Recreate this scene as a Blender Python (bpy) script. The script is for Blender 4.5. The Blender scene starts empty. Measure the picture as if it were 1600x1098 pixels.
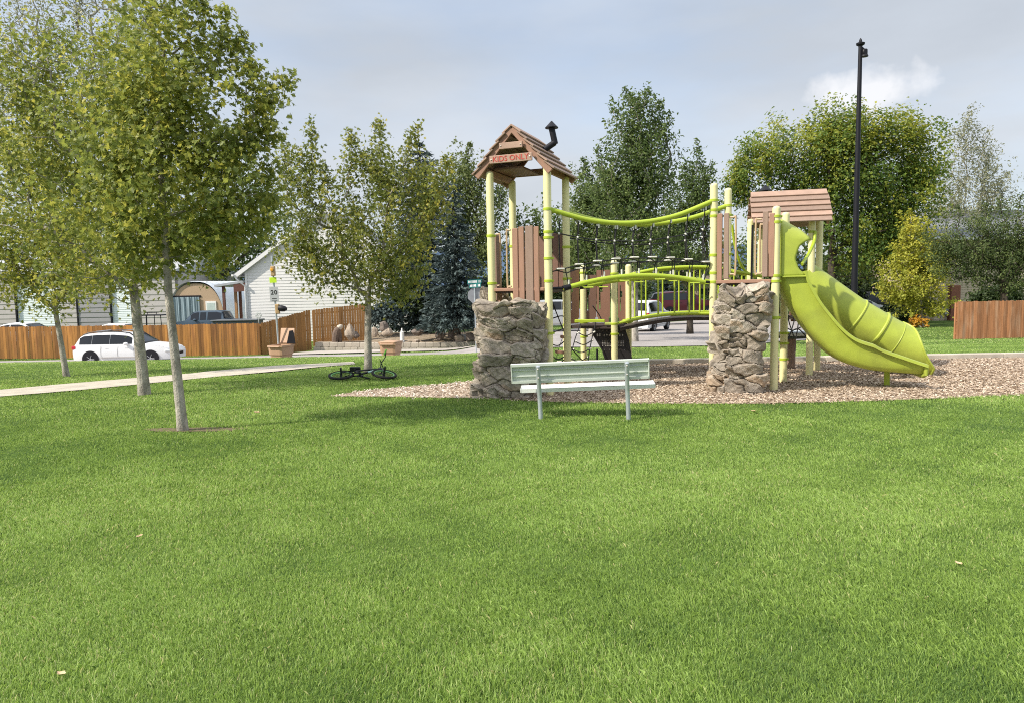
import bpy, bmesh, math, random
import numpy as np
from mathutils import Vector, Matrix, geometry

SC = bpy.context.scene
COL = SC.collection
R = math.radians

# ------------------------------------------------------------ camera
EYE = Vector((0.0, 0.0, 1.76))
FPX = 1100.0                       # focal length in pixels of the 1600 wide photograph
PITCH = math.atan(99.0 / FPX)
ROLL = 0.018
CF = Vector((0, math.cos(PITCH), -math.sin(PITCH)))
_r0 = Vector((1, 0, 0)); _u0 = Vector((0, math.sin(PITCH), math.cos(PITCH)))
CR = _r0 * math.cos(ROLL) - _u0 * math.sin(ROLL)
CU = _u0 * math.cos(ROLL) + _r0 * math.sin(ROLL)
cam = bpy.data.cameras.new('camera'); camo = bpy.data.objects.new('camera', cam); COL.objects.link(camo)
cam.sensor_fit = 'HORIZONTAL'; cam.sensor_width = 36.0; cam.lens = FPX / 1600 * 36
cam.clip_start = 0.05; cam.clip_end = 9000
camo.matrix_world = Matrix(((CR.x, CU.x, -CF.x, EYE.x), (CR.y, CU.y, -CF.y, EYE.y), (CR.z, CU.z, -CF.z, EYE.z), (0, 0, 0, 1)))
SC.camera = camo
SC.cycles.pixel_filter_type = 'BLACKMAN_HARRIS'; SC.cycles.filter_width = 1.05; SC.cycles.use_denoising = False

# ------------------------------------------------------------ light
SUN_EL, SUN_AZ = R(42), R(-115)     # azimuth from +Y (view direction) clockwise: sun stands to the left, a little behind the camera
SUN = Vector((math.cos(SUN_EL) * math.sin(SUN_AZ), math.cos(SUN_EL) * math.cos(SUN_AZ), math.sin(SUN_EL)))
SC.view_settings.view_transform = 'Standard'; SC.view_settings.look = 'None'
SC.view_settings.gamma = 1.0; SC.view_settings.exposure = 0.88
sun = bpy.data.lights.new('sun', 'SUN'); sun.energy = 3.2; sun.angle = R(0.9); sun.color = (1.0, 0.93, 0.82)
suno = bpy.data.objects.new('sun', sun); COL.objects.link(suno)
suno.rotation_euler = (-SUN).to_track_quat('-Z', 'Y').to_euler(); suno.location = (-30, -10, 40)
W = bpy.data.worlds.new("World"); SC.world = W; W.use_nodes = True
nt = W.node_tree; nt.nodes.clear()
def WN(t, **k):
    n = nt.nodes.new(t)
    for a, b in k.items(): setattr(n, a, b)
    return n
sky = WN('ShaderNodeTexSky', sky_type='NISHITA', sun_disc=False, sun_elevation=SUN_EL, sun_rotation=SUN_AZ,
         air_density=1.0, dust_density=1.2, ozone_density=1.3)
tc = WN('ShaderNodeTexCoord'); mp = WN('ShaderNodeMapping'); mp.inputs['Scale'].default_value = (1.0, 1.0, 3.4)
nz = WN('ShaderNodeTexNoise'); nz.inputs['Scale'].default_value = 1.5; nz.inputs['Detail'].default_value = 6; nz.inputs['Roughness'].default_value = 0.55
rp = WN('ShaderNodeValToRGB'); rp.color_ramp.elements[0].position = 0.36; rp.color_ramp.elements[0].color = (0.50,)*3 + (1,)
rp.color_ramp.elements[1].position = 0.64; rp.color_ramp.elements[1].color = (0.95,)*3 + (1,)
mx = WN('ShaderNodeMix', data_type='RGBA'); pass
L = nt.links.new
# high thin overcast: grey towards the horizon, brighter overhead
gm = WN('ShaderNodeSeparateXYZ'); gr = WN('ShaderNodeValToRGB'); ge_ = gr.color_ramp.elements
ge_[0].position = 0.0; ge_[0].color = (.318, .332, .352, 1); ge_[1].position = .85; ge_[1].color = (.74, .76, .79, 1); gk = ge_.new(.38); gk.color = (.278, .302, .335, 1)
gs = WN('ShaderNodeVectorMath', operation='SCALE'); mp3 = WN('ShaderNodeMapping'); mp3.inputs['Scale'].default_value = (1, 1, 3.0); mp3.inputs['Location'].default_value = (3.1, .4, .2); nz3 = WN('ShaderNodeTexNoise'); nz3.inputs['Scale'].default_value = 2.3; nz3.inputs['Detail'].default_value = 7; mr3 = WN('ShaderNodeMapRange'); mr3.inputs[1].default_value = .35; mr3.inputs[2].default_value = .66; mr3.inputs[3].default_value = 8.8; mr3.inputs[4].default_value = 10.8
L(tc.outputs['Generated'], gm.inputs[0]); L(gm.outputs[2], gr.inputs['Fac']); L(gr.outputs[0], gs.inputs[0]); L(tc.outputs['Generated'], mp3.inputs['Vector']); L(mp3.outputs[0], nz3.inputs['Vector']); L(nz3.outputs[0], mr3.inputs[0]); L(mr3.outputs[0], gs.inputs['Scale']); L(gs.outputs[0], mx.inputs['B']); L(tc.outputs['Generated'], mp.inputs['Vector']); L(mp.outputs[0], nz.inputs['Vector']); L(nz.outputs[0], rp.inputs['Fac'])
# one small cumulus puff low in the sky to the right
cd = Vector((1352 - 800, 549 - 147, 1100)); puff = (CR * cd.x + CU * cd.y + CF * cd.z).normalized()
vs = WN('ShaderNodeVectorMath', operation='SUBTRACT'); vs.inputs[1].default_value = puff
vm = WN('ShaderNodeVectorMath', operation='MULTIPLY'); vm.inputs[1].default_value = (13.5, 13.5, 30)
nz2 = WN('ShaderNodeTexNoise'); nz2.inputs['Scale'].default_value = 26; nz2.inputs['Detail'].default_value = 5
vl = WN('ShaderNodeVectorMath', operation='LENGTH'); ad = WN('ShaderNodeMath', operation='ADD')
sc_ = WN('ShaderNodeMath', operation='MULTIPLY_ADD'); sc_.inputs[1].default_value = 1.9; sc_.inputs[2].default_value = -0.95
pr = WN('ShaderNodeValToRGB'); pr.color_ramp.elements[0].position = 0.35; pr.color_ramp.elements[0].color = (0.8,)*3 + (1,)
pr.color_ramp.elements[1].position = 1.05; pr.color_ramp.elements[1].color = (0, 0, 0, 1)
L(tc.outputs['Generated'], vs.inputs[0]); L(vs.outputs[0], vm.inputs[0]); L(vm.outputs[0], vl.inputs[0])
L(tc.outputs['Generated'], nz2.inputs['Vector']); L(nz2.outputs[0], sc_.inputs[0]); L(vl.outputs['Value'], ad.inputs[0]); L(sc_.outputs[0], ad.inputs[1]); L(ad.outputs[0], pr.inputs['Fac'])
mx2 = WN('ShaderNodeMix', data_type='RGBA'); mx2.inputs['B'].default_value = (4.5, 4.5, 4.6, 1)
bg = WN('ShaderNodeBackground'); bg.inputs['Strength'].default_value = 0.125; wo = WN('ShaderNodeOutputWorld')
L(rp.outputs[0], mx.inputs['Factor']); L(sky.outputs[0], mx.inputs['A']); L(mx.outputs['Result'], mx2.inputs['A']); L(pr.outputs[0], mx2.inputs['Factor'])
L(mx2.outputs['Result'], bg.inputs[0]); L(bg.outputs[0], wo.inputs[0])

# ------------------------------------------------------------ photo pixel + distance -> place
def P(px, py, Y):
    d = CF + CR * ((px - 800) / FPX) + CU * ((549 - py) / FPX)
    return EYE + d * (Y / d.y)

# ------------------------------------------------------------ terrain: level lawn, falling away behind the playground
def sst(a, b, x):
    t = np.clip((x - a) / (b - a), 0, 1); return t * t * (3 - 2 * t)
_zl = ([-100, 14, 16, 22, 24.5, 26.0, 32.5, 39, 60, 400, 3000], [0, 0, -.03, -.35, -.52, -1.22, -1.52, -1.68, -1.85, -2.2, -4])
_zc = ([-100, 15.5, 17, 22, 30, 43, 60, 400, 3000], [0, 0, -.05, -.25, -.50, -.95, -1.2, -2.0, -4])
_zr = ([-100, 15.5, 17, 25, 36, 50, 400, 3000], [0, 0, -.06, -.55, -1.28, -1.55, -2.2, -4])
def zg(x, y):
    x = np.asarray(x, float); y = np.asarray(y, float)
    u = x / np.maximum(y, 1.0)
    zl = np.interp(y, *_zl); zc = np.interp(y, *_zc); zr = np.interp(y, *_zr)
    a = sst(-.10, .06, u); b = sst(.26, .46, u)
    z = zl * (1 - a) + zc * a * (1 - b) + zr * b
    near = 0.035 * np.sin(x * .55 + 1.0) * np.sin(y * .62) + .02 * np.sin(x * 1.3 + y * .9)
    return z + near * (1 - sst(8.0, 10.5, y))
def Z(x, y): return float(zg(x, y))
def G(px, py):                      # pixel -> point on the ground
    d = CF + CR * ((px - 800) / FPX) + CU * ((549 - py) / FPX)
    lo, hi = 1.0, 120.0
    t = 1.0
    while t < 150:
        p = EYE + d * t
        if p.z < Z(p.x, p.y): break
        t += 0.1
    return EYE + d * (t - 0.05)

# ------------------------------------------------------------ materials
MATS = {}
def newmat(name):
    m = bpy.data.materials.new(name); m.use_nodes = True
    t = m.node_tree; b = t.nodes['Principled BSDF']; return m, t, b
def nd(t, typ, **k):
    n = t.nodes.new(typ)
    for a, v in k.items(): setattr(n, a, v)
    return n
def mat(name, col, rough=.6, var=.12, scale=6.0, bump=0.0, bscale=None, metal=0.0, spec=.4, stretch=(1, 1, 1), island=0.0, detail=4, col2=None, thr=(.4, .7)):
    """colour varied by noise (and per loose piece), optional bump"""
    if name in MATS: return MATS[name]
    m, t, b = newmat(name)
    b.inputs['Roughness'].default_value = rough; b.inputs['Metallic'].default_value = metal; b.inputs['Specular IOR Level'].default_value = spec
    tcn = nd(t, 'ShaderNodeTexCoord'); mpn = nd(t, 'ShaderNodeMapping'); mpn.inputs['Scale'].default_value = stretch
    t.links.new(tcn.outputs['Object'], mpn.inputs['Vector'])
    n = nd(t, 'ShaderNodeTexNoise'); n.inputs['Scale'].default_value = scale; n.inputs['Detail'].default_value = detail
    t.links.new(mpn.outputs[0], n.inputs['Vector'])
    mr = nd(t, 'ShaderNodeMapRange'); mr.inputs[1].default_value = .25; mr.inputs[2].default_value = .75; mr.inputs[3].default_value = 1 - var; mr.inputs[4].default_value = 1 + var
    t.links.new(n.outputs[0], mr.inputs[0])
    val = mr.outputs[0]
    if island:
        ge = nd(t, 'ShaderNodeNewGeometry'); m2 = nd(t, 'ShaderNodeMapRange'); m2.inputs[3].default_value = 1 - island; m2.inputs[4].default_value = 1 + island
        t.links.new(ge.outputs['Random Per Island'], m2.inputs[0])
        mu = nd(t, 'ShaderNodeMath', operation='MULTIPLY'); t.links.new(val, mu.inputs[0]); t.links.new(m2.outputs[0], mu.inputs[1]); val = mu.outputs[0]
    src = None
    if col2:
        n2 = nd(t, 'ShaderNodeTexNoise'); n2.inputs['Scale'].default_value = scale * .37; n2.inputs['Detail'].default_value = 5
        t.links.new(mpn.outputs[0], n2.inputs['Vector'])
        m3 = nd(t, 'ShaderNodeMapRange'); m3.inputs[1].default_value = thr[0]; m3.inputs[2].default_value = thr[1]; t.links.new(n2.outputs[0], m3.inputs[0])
        mm = nd(t, 'ShaderNodeMix', data_type='RGBA'); mm.inputs['A'].default_value = (*col, 1); mm.inputs['B'].default_value = (*col2, 1)
        t.links.new(m3.outputs[0], mm.inputs['Factor']); src = mm.outputs['Result']
    vmul = nd(t, 'ShaderNodeVectorMath', operation='SCALE')
    if src: t.links.new(src, vmul.inputs[0])
    else: vmul.inputs[0].default_value = col
    t.links.new(val, vmul.inputs['Scale']); t.links.new(vmul.outputs[0], b.inputs['Base Color'])
    if bump:
        nb = nd(t, 'ShaderNodeTexNoise'); nb.inputs['Scale'].default_value = bscale or scale * 4; nb.inputs['Detail'].default_value = 4
        t.links.new(mpn.outputs[0], nb.inputs['Vector'])
        bp = nd(t, 'ShaderNodeBump'); bp.inputs['Strength'].default_value = bump; bp.inputs['Distance'].default_value = .02
        t.links.new(nb.outputs[0], bp.inputs['Height']); t.links.new(bp.outputs[0], b.inputs['Normal'])
    MATS[name] = m; return m
def leafmat(name, c0, c1, c2, trans=.35, p1=.5, rough=.5):
    """leaf colour from the per-leaf 'tone' attribute"""
    m, t, b = newmat(name)
    at = nd(t, 'ShaderNodeAttribute', attribute_name='tone')
    cr = nd(t, 'ShaderNodeValToRGB'); e = cr.color_ramp.elements
    e[0].position = 0.0; e[0].color = (*c0, 1); e[1].position = 1.0; e[1].color = (*c2, 1); k = e.new(p1); k.color = (*c1, 1)
    t.links.new(at.outputs['Fac'], cr.inputs['Fac']); t.links.new(cr.outputs[0], b.inputs['Base Color'])
    b.inputs['Roughness'].default_value = rough; b.inputs['Specular IOR Level'].default_value = .3
    tr = nd(t, 'ShaderNodeBsdfTranslucent'); hs = nd(t, 'ShaderNodeHueSaturation'); hs.inputs['Value'].default_value = 1.5; hs.inputs['Hue'].default_value = .49
    t.links.new(cr.outputs[0], hs.inputs['Color']); t.links.new(hs.outputs[0], tr.inputs['Color'])
    ms = nd(t, 'ShaderNodeMixShader'); ms.inputs[0].default_value = trans
    t.links.new(b.outputs[0], ms.inputs[1]); t.links.new(tr.outputs[0], ms.inputs[2]); t.links.new(ms.outputs[0], t.nodes['Material Output'].inputs['Surface'])
    return m
def glass(name, col=(.009, .011, .014), rough=.06):
    return mat(name, col, rough=rough, var=.05, spec=.5)

# ------------------------------------------------------------ objects
def props(o, label=None, cat=None, group=None, kind=None):
    if label: o['label'] = label
    if cat: o['category'] = cat
    if group: o['group'] = group
    if kind: o['kind'] = kind
    return o
def thing(name, label, cat, loc=(0, 0, 0), rz=0.0, group=None):
    o = bpy.data.objects.new(name, None); COL.objects.link(o); o.empty_display_size = .3
    o.location = loc; o.rotation_euler = (0, 0, rz)
    return props(o, label, cat, group)
def link(name, me, m, parent=None, origin=None):
    if m is not None:
        for x in (m if isinstance(m, (list, tuple)) else [m]): me.materials.append(x)
    o = bpy.data.objects.new(name, me); COL.objects.link(o)
    if origin is not None:
        me.transform(Matrix.Translation(-Vector(origin))); o.location = origin
    if parent is not None: o.parent = parent
    return o
def np_mesh(name, V, F, k, smooth=False, tone=None):
    """V (n,3); F flat index array of k-gons"""
    me = bpy.data.meshes.new(name)
    V = np.ascontiguousarray(V, np.float32); F = np.ascontiguousarray(F, np.int32).ravel(); nf = len(F) // k
    me.vertices.add(len(V)); me.vertices.foreach_set('co', V.ravel())
    me.loops.add(len(F)); me.loops.foreach_set('vertex_index', F)
    me.polygons.add(nf); me.polygons.foreach_set('loop_start', np.arange(0, nf * k, k, dtype=np.int32))
    try: me.polygons.foreach_set('loop_total', np.full(nf, k, np.int32))
    except Exception: pass
    me.polygons.foreach_set('use_smooth', np.full(nf, smooth, bool))
    me.update(calc_edges=True)
    if tone is not None:
        a = me.attributes.new('tone', 'FLOAT', 'POINT'); a.data.foreach_set('value', np.ascontiguousarray(tone, np.float32))
    return me

class MB:
    """collects shapes, builds ONE mesh object"""
    def __init__(s): s.bm = bmesh.new()
    def _bev(s, geom, w, seg=1):
        if w > 0:
            ed = [e for e in geom if isinstance(e, bmesh.types.BMEdge)]
            bmesh.ops.bevel(s.bm, geom=ed, offset=w, segments=seg, affect='EDGES', profile=.7)
    def box(s, c, size, rot=None, bev=0.0, M=None):
        """rot: Matrix 3x3 or z angle"""
        tm = Matrix.Translation(c)
        if rot is not None:
            tm = tm @ (Matrix.Rotation(rot, 4, 'Z') if isinstance(rot, (int, float)) else rot.to_4x4())
        tm = tm @ Matrix.Diagonal((*size, 1))
        if M is not None: tm = M @ tm
        g = bmesh.ops.create_cube(s.bm, size=1.0, matrix=tm)
        if bev:
            es = list({e for v in g['verts'] for e in v.link_edges}); s._bev(es, bev)
        return s
    def bar(s, p, q, w, h, bev=0.0, up=Vector((0, 0, 1))):
        p, q = Vector(p), Vector(q); d = q - p; ln = d.length; x = d / ln
        y = up.cross(x)
        if y.length < 1e-4: y = Vector((0, 1, 0)).cross(x)
        y.normalize(); z = x.cross(y)
        return s.box((p + q) / 2, (ln, w, h), rot=Matrix((x, y, z)).transposed(), bev=bev)
    def tube(s, pts, r, n=8, caps=True, close=False):
        pts = [Vector(p) for p in pts]; m = len(pts)
        rs = r if isinstance(r, (list, tuple, np.ndarray)) else [r] * m
        rings = []; prev = None
        for i, p in enumerate(pts):
            if close: t = pts[(i + 1) % m] - pts[i - 1]
            else: t = pts[min(i + 1, m - 1)] - pts[max(i - 1, 0)]
            t = t.normalized() if t.length > 1e-9 else Vector((0, 0, 1))
            if prev is None:
                a = Vector((0, 0, 1)) if abs(t.z) < .9 else Vector((1, 0, 0)); u = t.cross(a).normalized()
            else:
                u = prev - t * prev.dot(t); u = u.normalized() if u.length > 1e-6 else t.orthogonal().normalized()
            prev = u; v = t.cross(u)
            rings.append([s.bm.verts.new(p + (u * math.cos(2 * math.pi * k / n) + v * math.sin(2 * math.pi * k / n)) * rs[i]) for k in range(n)])
        for i in range(m if close else m - 1):
            A, B = rings[i], rings[(i + 1) % m]
            for k in range(n):
                f = s.bm.faces.new((A[k], A[(k + 1) % n], B[(k + 1) % n], B[k])); f.smooth = True
        if caps and not close:
            s.bm.faces.new(rings[0][::-1]); s.bm.faces.new(rings[-1])
        return s
    def lathe(s, base, prof, n=16, axis=Vector((0, 0, 1)), smooth=True):
        """prof: (r, h) along axis"""
        axis = Vector(axis).normalized(); u = axis.orthogonal().normalized(); v = axis.cross(u); base = Vector(base)
        rings = []
        for r, h in prof:
            rings.append([s.bm.verts.new(base + axis * h + (u * math.cos(2 * math.pi * k / n) + v * math.sin(2 * math.pi * k / n)) * max(r, 1e-4)) for k in range(n)])
        for A, B in zip(rings[:-1], rings[1:]):
            for k in range(n):
                f = s.bm.faces.new((A[k], A[(k + 1) % n], B[(k + 1) % n], B[k])); f.smooth = smooth
        s.bm.faces.new(rings[0][::-1]); s.bm.faces.new(rings[-1])
        return s
    def prism(s, poly, ext):
        """poly: list of 3D points (planar), extruded by vector ext"""
        ext = Vector(ext); a = [s.bm.verts.new(Vector(p)) for p in poly]; b = [s.bm.verts.new(Vector(p) + ext) for p in poly]
        n = len(a)
        s.bm.faces.new(a[::-1]); s.bm.faces.new(b)
        for i in range(n): s.bm.faces.new((a[i], a[(i + 1) % n], b[(i + 1) % n], b[i]))
        return s
    def grid(s, rows, smooth=True, closeu=False, closev=False):
        V = [[s.bm.verts.new(Vector(p)) for p in r] for r in rows]; n = len(V); m = len(V[0])
        for i in range(n if closev else n - 1):
            for j in range(m if closeu else m - 1):
                f = s.bm.faces.new((V[i][j], V[i][(j + 1) % m], V[(i + 1) % n][(j + 1) % m], V[(i + 1) % n][j])); f.smooth = smooth
        return V
    def face(s, pts): s.bm.faces.new([s.bm.verts.new(Vector(p)) for p in pts]); return s
    def ico(s, c, r, sub=2, jit=0.0, seed=0, flat=(1, 1, 1)):
        g = bmesh.ops.create_icosphere(s.bm, subdivisions=sub, radius=1.0); rnd = random.Random(seed)
        ph = [rnd.uniform(0, 6.28) for _ in range(6)]
        for v in g['verts']:
            d = v.co.normalized()
            k = 1 + jit * (math.sin(d.x * 3.1 + ph[0]) + math.sin(d.y * 3.7 + ph[1]) + math.sin(d.z * 4.3 + ph[2]) + .6 * math.sin(d.x * 7 + d.y * 6 + ph[3]) + rnd.uniform(-.5, .5))
            v.co = Vector(c) + Vector((d.x * r * flat[0] * k, d.y * r * flat[1] * k, d.z * r * flat[2] * k))
        return s
    def mark(s, idx):
        """every face not yet marked gets material idx"""
        for f in s.bm.faces:
            if not f.tag: f.material_index = idx; f.tag = True
        return s
    def build(s, name, m=None, parent=None, origin=None, sharp=38, world=True, flip=True):
        """world: coordinates are world; subtract the parent's location"""
        if flip: bmesh.ops.recalc_face_normals(s.bm, faces=s.bm.faces[:])
        me = bpy.data.meshes.new(name); s.bm.to_mesh(me); s.bm.free()
        if any(p.use_smooth for p in me.polygons): me.set_sharp_from_angle(angle=R(sharp))
        o = link(name, me, m, None, None)
        if parent is not None:
            root = parent
            while root.parent: root = root.parent
            if world: me.transform(Matrix.Translation(-Vector(root.location)))
            o.parent = parent
        elif origin is not None:
            me.transform(Matrix.Translation(-Vector(origin))); o.location = origin
        return o
def copy_tree(o, parent=None):
    c = o.copy(); COL.objects.link(c)
    if parent is not None: c.parent = parent
    for ch in list(o.children): copy_tree(ch, c)
    return c
def lerp(a, b, t): return a + (b - a) * t
def curve(pts, n=24):
    """Catmull-Rom through points"""
    pts = [Vector(p) for p in pts]; ext = [pts[0] * 2 - pts[1]] + pts + [pts[-1] * 2 - pts[-2]]; out = []
    segs = len(pts) - 1; per = max(2, n // segs)
    for i in range(segs):
        a, b, c, d = ext[i:i + 4]
        for k in range(per):
            t = k / per
            out.append(.5 * ((2 * b) + (c - a) * t + (2 * a - 5 * b + 4 * c - d) * t * t + (3 * b - a - 3 * c + d) * t ** 3))
    out.append(pts[-1]); return out
def text_mesh(name, body, size, m, origin, xdir, ydir, parent, extrude=.002, align='CENTER', bold=0.0):
    cu = bpy.data.curves.new(name, 'FONT'); cu.body = body; cu.size = size; cu.extrude = extrude; cu.align_x = align; cu.align_y = 'CENTER'; cu.resolution_u = 3; cu.offset = bold
    to = bpy.data.objects.new(name + '_src', cu); COL.objects.link(to); bpy.context.view_layer.update()
    me = bpy.data.meshes.new_from_object(to.evaluated_get(bpy.context.evaluated_depsgraph_get()))
    bpy.data.objects.remove(to); bpy.data.curves.remove(cu)
    x = Vector(xdir).normalized(); y = Vector(ydir).normalized(); z = x.cross(y)
    mm = Matrix(((x.x, y.x, z.x, origin[0]), (x.y, y.y, z.y, origin[1]), (x.z, y.z, z.z, origin[2]), (0, 0, 0, 1)))
    me.transform(mm); me.name = name; me.materials.clear(); me.materials.append(m)
    o = bpy.data.objects.new(name, me); COL.objects.link(o)
    root = parent
    while root.parent: root = root.parent
    me.transform(Matrix.Translation(-Vector(root.location))); o.parent = parent
    return o
# ============================================================ ground
def inpoly(x, y, poly):
    x = np.asarray(x); y = np.asarray(y); c = np.zeros(x.shape, bool); n = len(poly); j = n - 1
    for i in range(n):
        xi, yi = poly[i]; xj, yj = poly[j]
        if yi != yj:
            c ^= ((yi > y) != (yj > y)) & (x < (xj - xi) * (y - yi) / (yj - yi) + xi)
        j = i
    return c
def sheet(name, poly, off, m, step=.5):
    """polygon draped on the terrain"""
    xs = [p[0] for p in poly]; ys = [p[1] for p in poly]; V = []; E = []
    n = len(poly)
    for i in range(n):
        a = Vector(poly[i]); b = Vector(poly[(i + 1) % n]); k = max(1, int((b - a).length / step))
        for t in range(k): V.append(a.lerp(b, t / k))
    nb = len(V); E = [(i, (i + 1) % nb) for i in range(nb)]
    gx = np.arange(math.floor(min(xs) / step) * step, max(xs), step); gy = np.arange(math.floor(min(ys) / step) * step, max(ys), step)
    GX, GY = np.meshgrid(gx, gy); GX = GX.ravel(); GY = GY.ravel(); k = inpoly(GX, GY, poly)
    V += [Vector((a, b)) for a, b in zip(GX[k], GY[k])]
    r = geometry.delaunay_2d_cdt(V, E, [list(range(nb))], 1, 1e-4)
    co = np.array([(v.x, v.y) for v in r[0]]); zz = zg(co[:, 0], co[:, 1]) + off
    me = bpy.data.meshes.new(name); me.from_pydata([(a, b, c) for (a, b), c in zip(co, zz)], [], r[2])
    o = link(name, me, m); props(o, kind='structure'); return o

def pg(*pts): return [(G(*p).x, G(*p).y) for p in pts]
PIT = pg((516, 619), (560, 612), (620, 606), (700, 600), (735, 596)) + [(-.55, 13.2), (.3, 15.3)] + [(x, 15.62) for x in (1.5, 4, 8, 12, 18, 24)] + [(24, 12.1)] + pg((1595, 616), (1500, 621), (1400, 625), (1300, 629), (1150, 631), (1000, 631), (860, 628), (740, 623), (600, 621))
PATH = [(-26, 8.1)] + pg((0, 620), (130, 610), (260, 597), (350, 588), (440, 580), (500, 574), (556, 569.5)) + pg((552, 566), (430, 572), (300, 584), (150, 597), (0, 609.5)) + [(-26, 9.6)]
STREET = [(-70, 25.0), (-30, 25.0), (-8, 25.0), (0, 24.6), (4.5, 23.2), (7.2, 23.4), (9.2, 26), (12, 31), (18, 41), (30, 58), (34, 58), (60, 95), (48, 100), (24, 66), (10, 52), (3.5, 45), (-1.5, 39.5), (-5, 37.6), (-13, 37.6), (-16, 37.2), (-70, 37.2)]
DRIVE = [(-13.2, 37.9), (-1.8, 39.6), (-3, 40.6), (-11.2, 40.6), (-12.9, 38.8)]

m_grassground = mat('lawn_soil', (.06, .105, .022), rough=.95, var=.35, scale=3.0, bump=.5, bscale=60, col2=(.10, .145, .035), spec=.1)
m_asphalt = mat('worn_asphalt', (.31, .285, .27), rough=.9, var=.10, scale=1.3, bump=.2, bscale=90, col2=(.37, .34, .325), spec=.2)
m_concrete = mat('pale_concrete', (.48, .43, .355), rough=.85, var=.18, scale=3.0, detail=9, bump=.2, bscale=70, spec=.2)
m_drive = mat('driveway_concrete', (.44, .40, .36), rough=.85, var=.10, scale=1.0, spec=.2)

# the lawn sheet reaches to the horizon
ys = np.concatenate([np.arange(-14, 64, .5), 64 * 1.12 ** np.arange(0, 36)])
xp = np.concatenate([np.arange(0, 44, .5), 44 * 1.14 ** np.arange(0, 33)]); xs = np.concatenate([-xp[:0:-1], xp])
GX, GY = np.meshgrid(xs, ys); V = np.stack([GX, GY, zg(GX, GY)], -1).reshape(-1, 3)
nx, ny = len(xs), len(ys); I = np.arange(nx * ny).reshape(ny, nx)
F = np.stack([I[:-1, :-1], I[:-1, 1:], I[1:, 1:], I[1:, :-1]], -1).reshape(-1, 4)
o = link('lawn_ground', np_mesh('lawn_ground', V, F, 4, True), m_grassground); props(o, kind='structure')
sheet('street', STREET, .035, m_asphalt)
sheet('footpath', PATH, .022, m_concrete, .4)
sheet('driveway', DRIVE, .05, m_drive)

# mulch: brown wood chips, paler and greyer on the left
m, t, b = newmat('mulch_bed')
tcn = nd(t, 'ShaderNodeTexCoord'); vo = nd(t, 'ShaderNodeTexVoronoi'); vo.inputs['Scale'].default_value = 30
t.links.new(tcn.outputs['Object'], vo.inputs['Vector'])
cr = nd(t, 'ShaderNodeValToRGB'); e = cr.color_ramp.elements
e[0].color = (.22, .155, .105, 1); e[1].color = (.46, .36, .27, 1)
sp = nd(t, 'ShaderNodeSeparateXYZ'); t.links.new(vo.outputs['Color'], sp.inputs[0]); t.links.new(sp.outputs[0], cr.inputs[0]); t.links.new(cr.outputs[0], b.inputs['Base Color'])
b.inputs['Roughness'].default_value = .95
m_mulch = m
sheet('mulch_bed', PIT, .012, m_mulch, .4)

# loose chips lying on the bed (one mass)
rng = np.random.default_rng(5)
def chips(n, name, colmat, xr, yr, sz, keep):
    x = rng.uniform(*xr, n); y = rng.uniform(*yr, n); k = inpoly(x, y, PIT) & keep(x, y); x = x[k]; y = y[k]; n = len(x); x = x + rng.normal(0, .05, n); y = y + np.minimum(rng.normal(0, .07, n), .1 * (y < 15.4))
    a = rng.uniform(0, 2 * np.pi, n); l = rng.uniform(.6, 1.5, n) * sz; w = l * rng.uniform(.25, .55, n); tz = rng.uniform(-.5, .5, n); tw = rng.uniform(-.7, .7, n)
    z = zg(x, y) + .016 + rng.uniform(0, .016, n)
    ux = np.stack([np.cos(a), np.sin(a), tz], -1); vx = np.stack([-np.sin(a), np.cos(a), tw], -1); c = np.stack([x, y, z], -1)
    V = np.stack([c - ux * l[:, None] - vx * w[:, None], c + ux * l[:, None] - vx * w[:, None] * .6, c + ux * l[:, None] * .9 + vx * w[:, None], c - ux * l[:, None] + vx * w[:, None]], 1).reshape(-1, 3)
    tone = np.repeat(rng.uniform(0, 1, n), 4)
    me = np_mesh(name, V, np.arange(len(V)), 4, False, tone)
    o = link(name, me, colmat); props(o, 'loose wood chips covering the playground bed' if 'wood' in name else 'pale grey-tan chips at the left end of the playground bed', 'wood chips', kind='stuff'); return o
m_chip = leafmat('wood_chip', (.21, .15, .10), (.43, .33, .235), (.66, .55, .44), trans=0.0, rough=.9)
m_gchip = leafmat('pale_chip', (.32, .27, .215), (.56, .47, .385), (.78, .71, .62), trans=0.0, rough=.9)
chips(120000, 'wood_chips', m_chip, (-.6, 14), (10, 15.7), .0155, lambda x, y: x > rng.uniform(-.3, .5, x.shape))
chips(16000, 'pale_chips', m_gchip, (-3.5, .6), (10, 15.7), .016, lambda x, y: x < rng.uniform(-.6, .5, x.shape))
# concrete border along the far side of the bed
mb = MB()
for x0 in np.arange(1.0, 24, 2.0):
    mb.box((x0 + 1.0, 15.72, .03), (1.992, .16, .17), bev=.015)
props(mb.build('kerb', m_concrete, origin=(1, 15.72, 0)), kind='structure')
# dirt ring at the foot of the nearest tree
_tb = G(285, 674)
sheet('bare_soil', [(_tb.x + .12 + .62 * math.cos(a) * (1 + .18 * math.sin(3 * a)), _tb.y + .05 + .2 * math.sin(a) * (1 + .25 * math.sin(2 * a + 1))) for a in np.linspace(0, 2 * np.pi, 26)[:-1]], .016,
      mat('dry_soil', (.14, .105, .062), rough=.95, var=.4, scale=22, bump=.6, bscale=60), .12)

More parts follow.
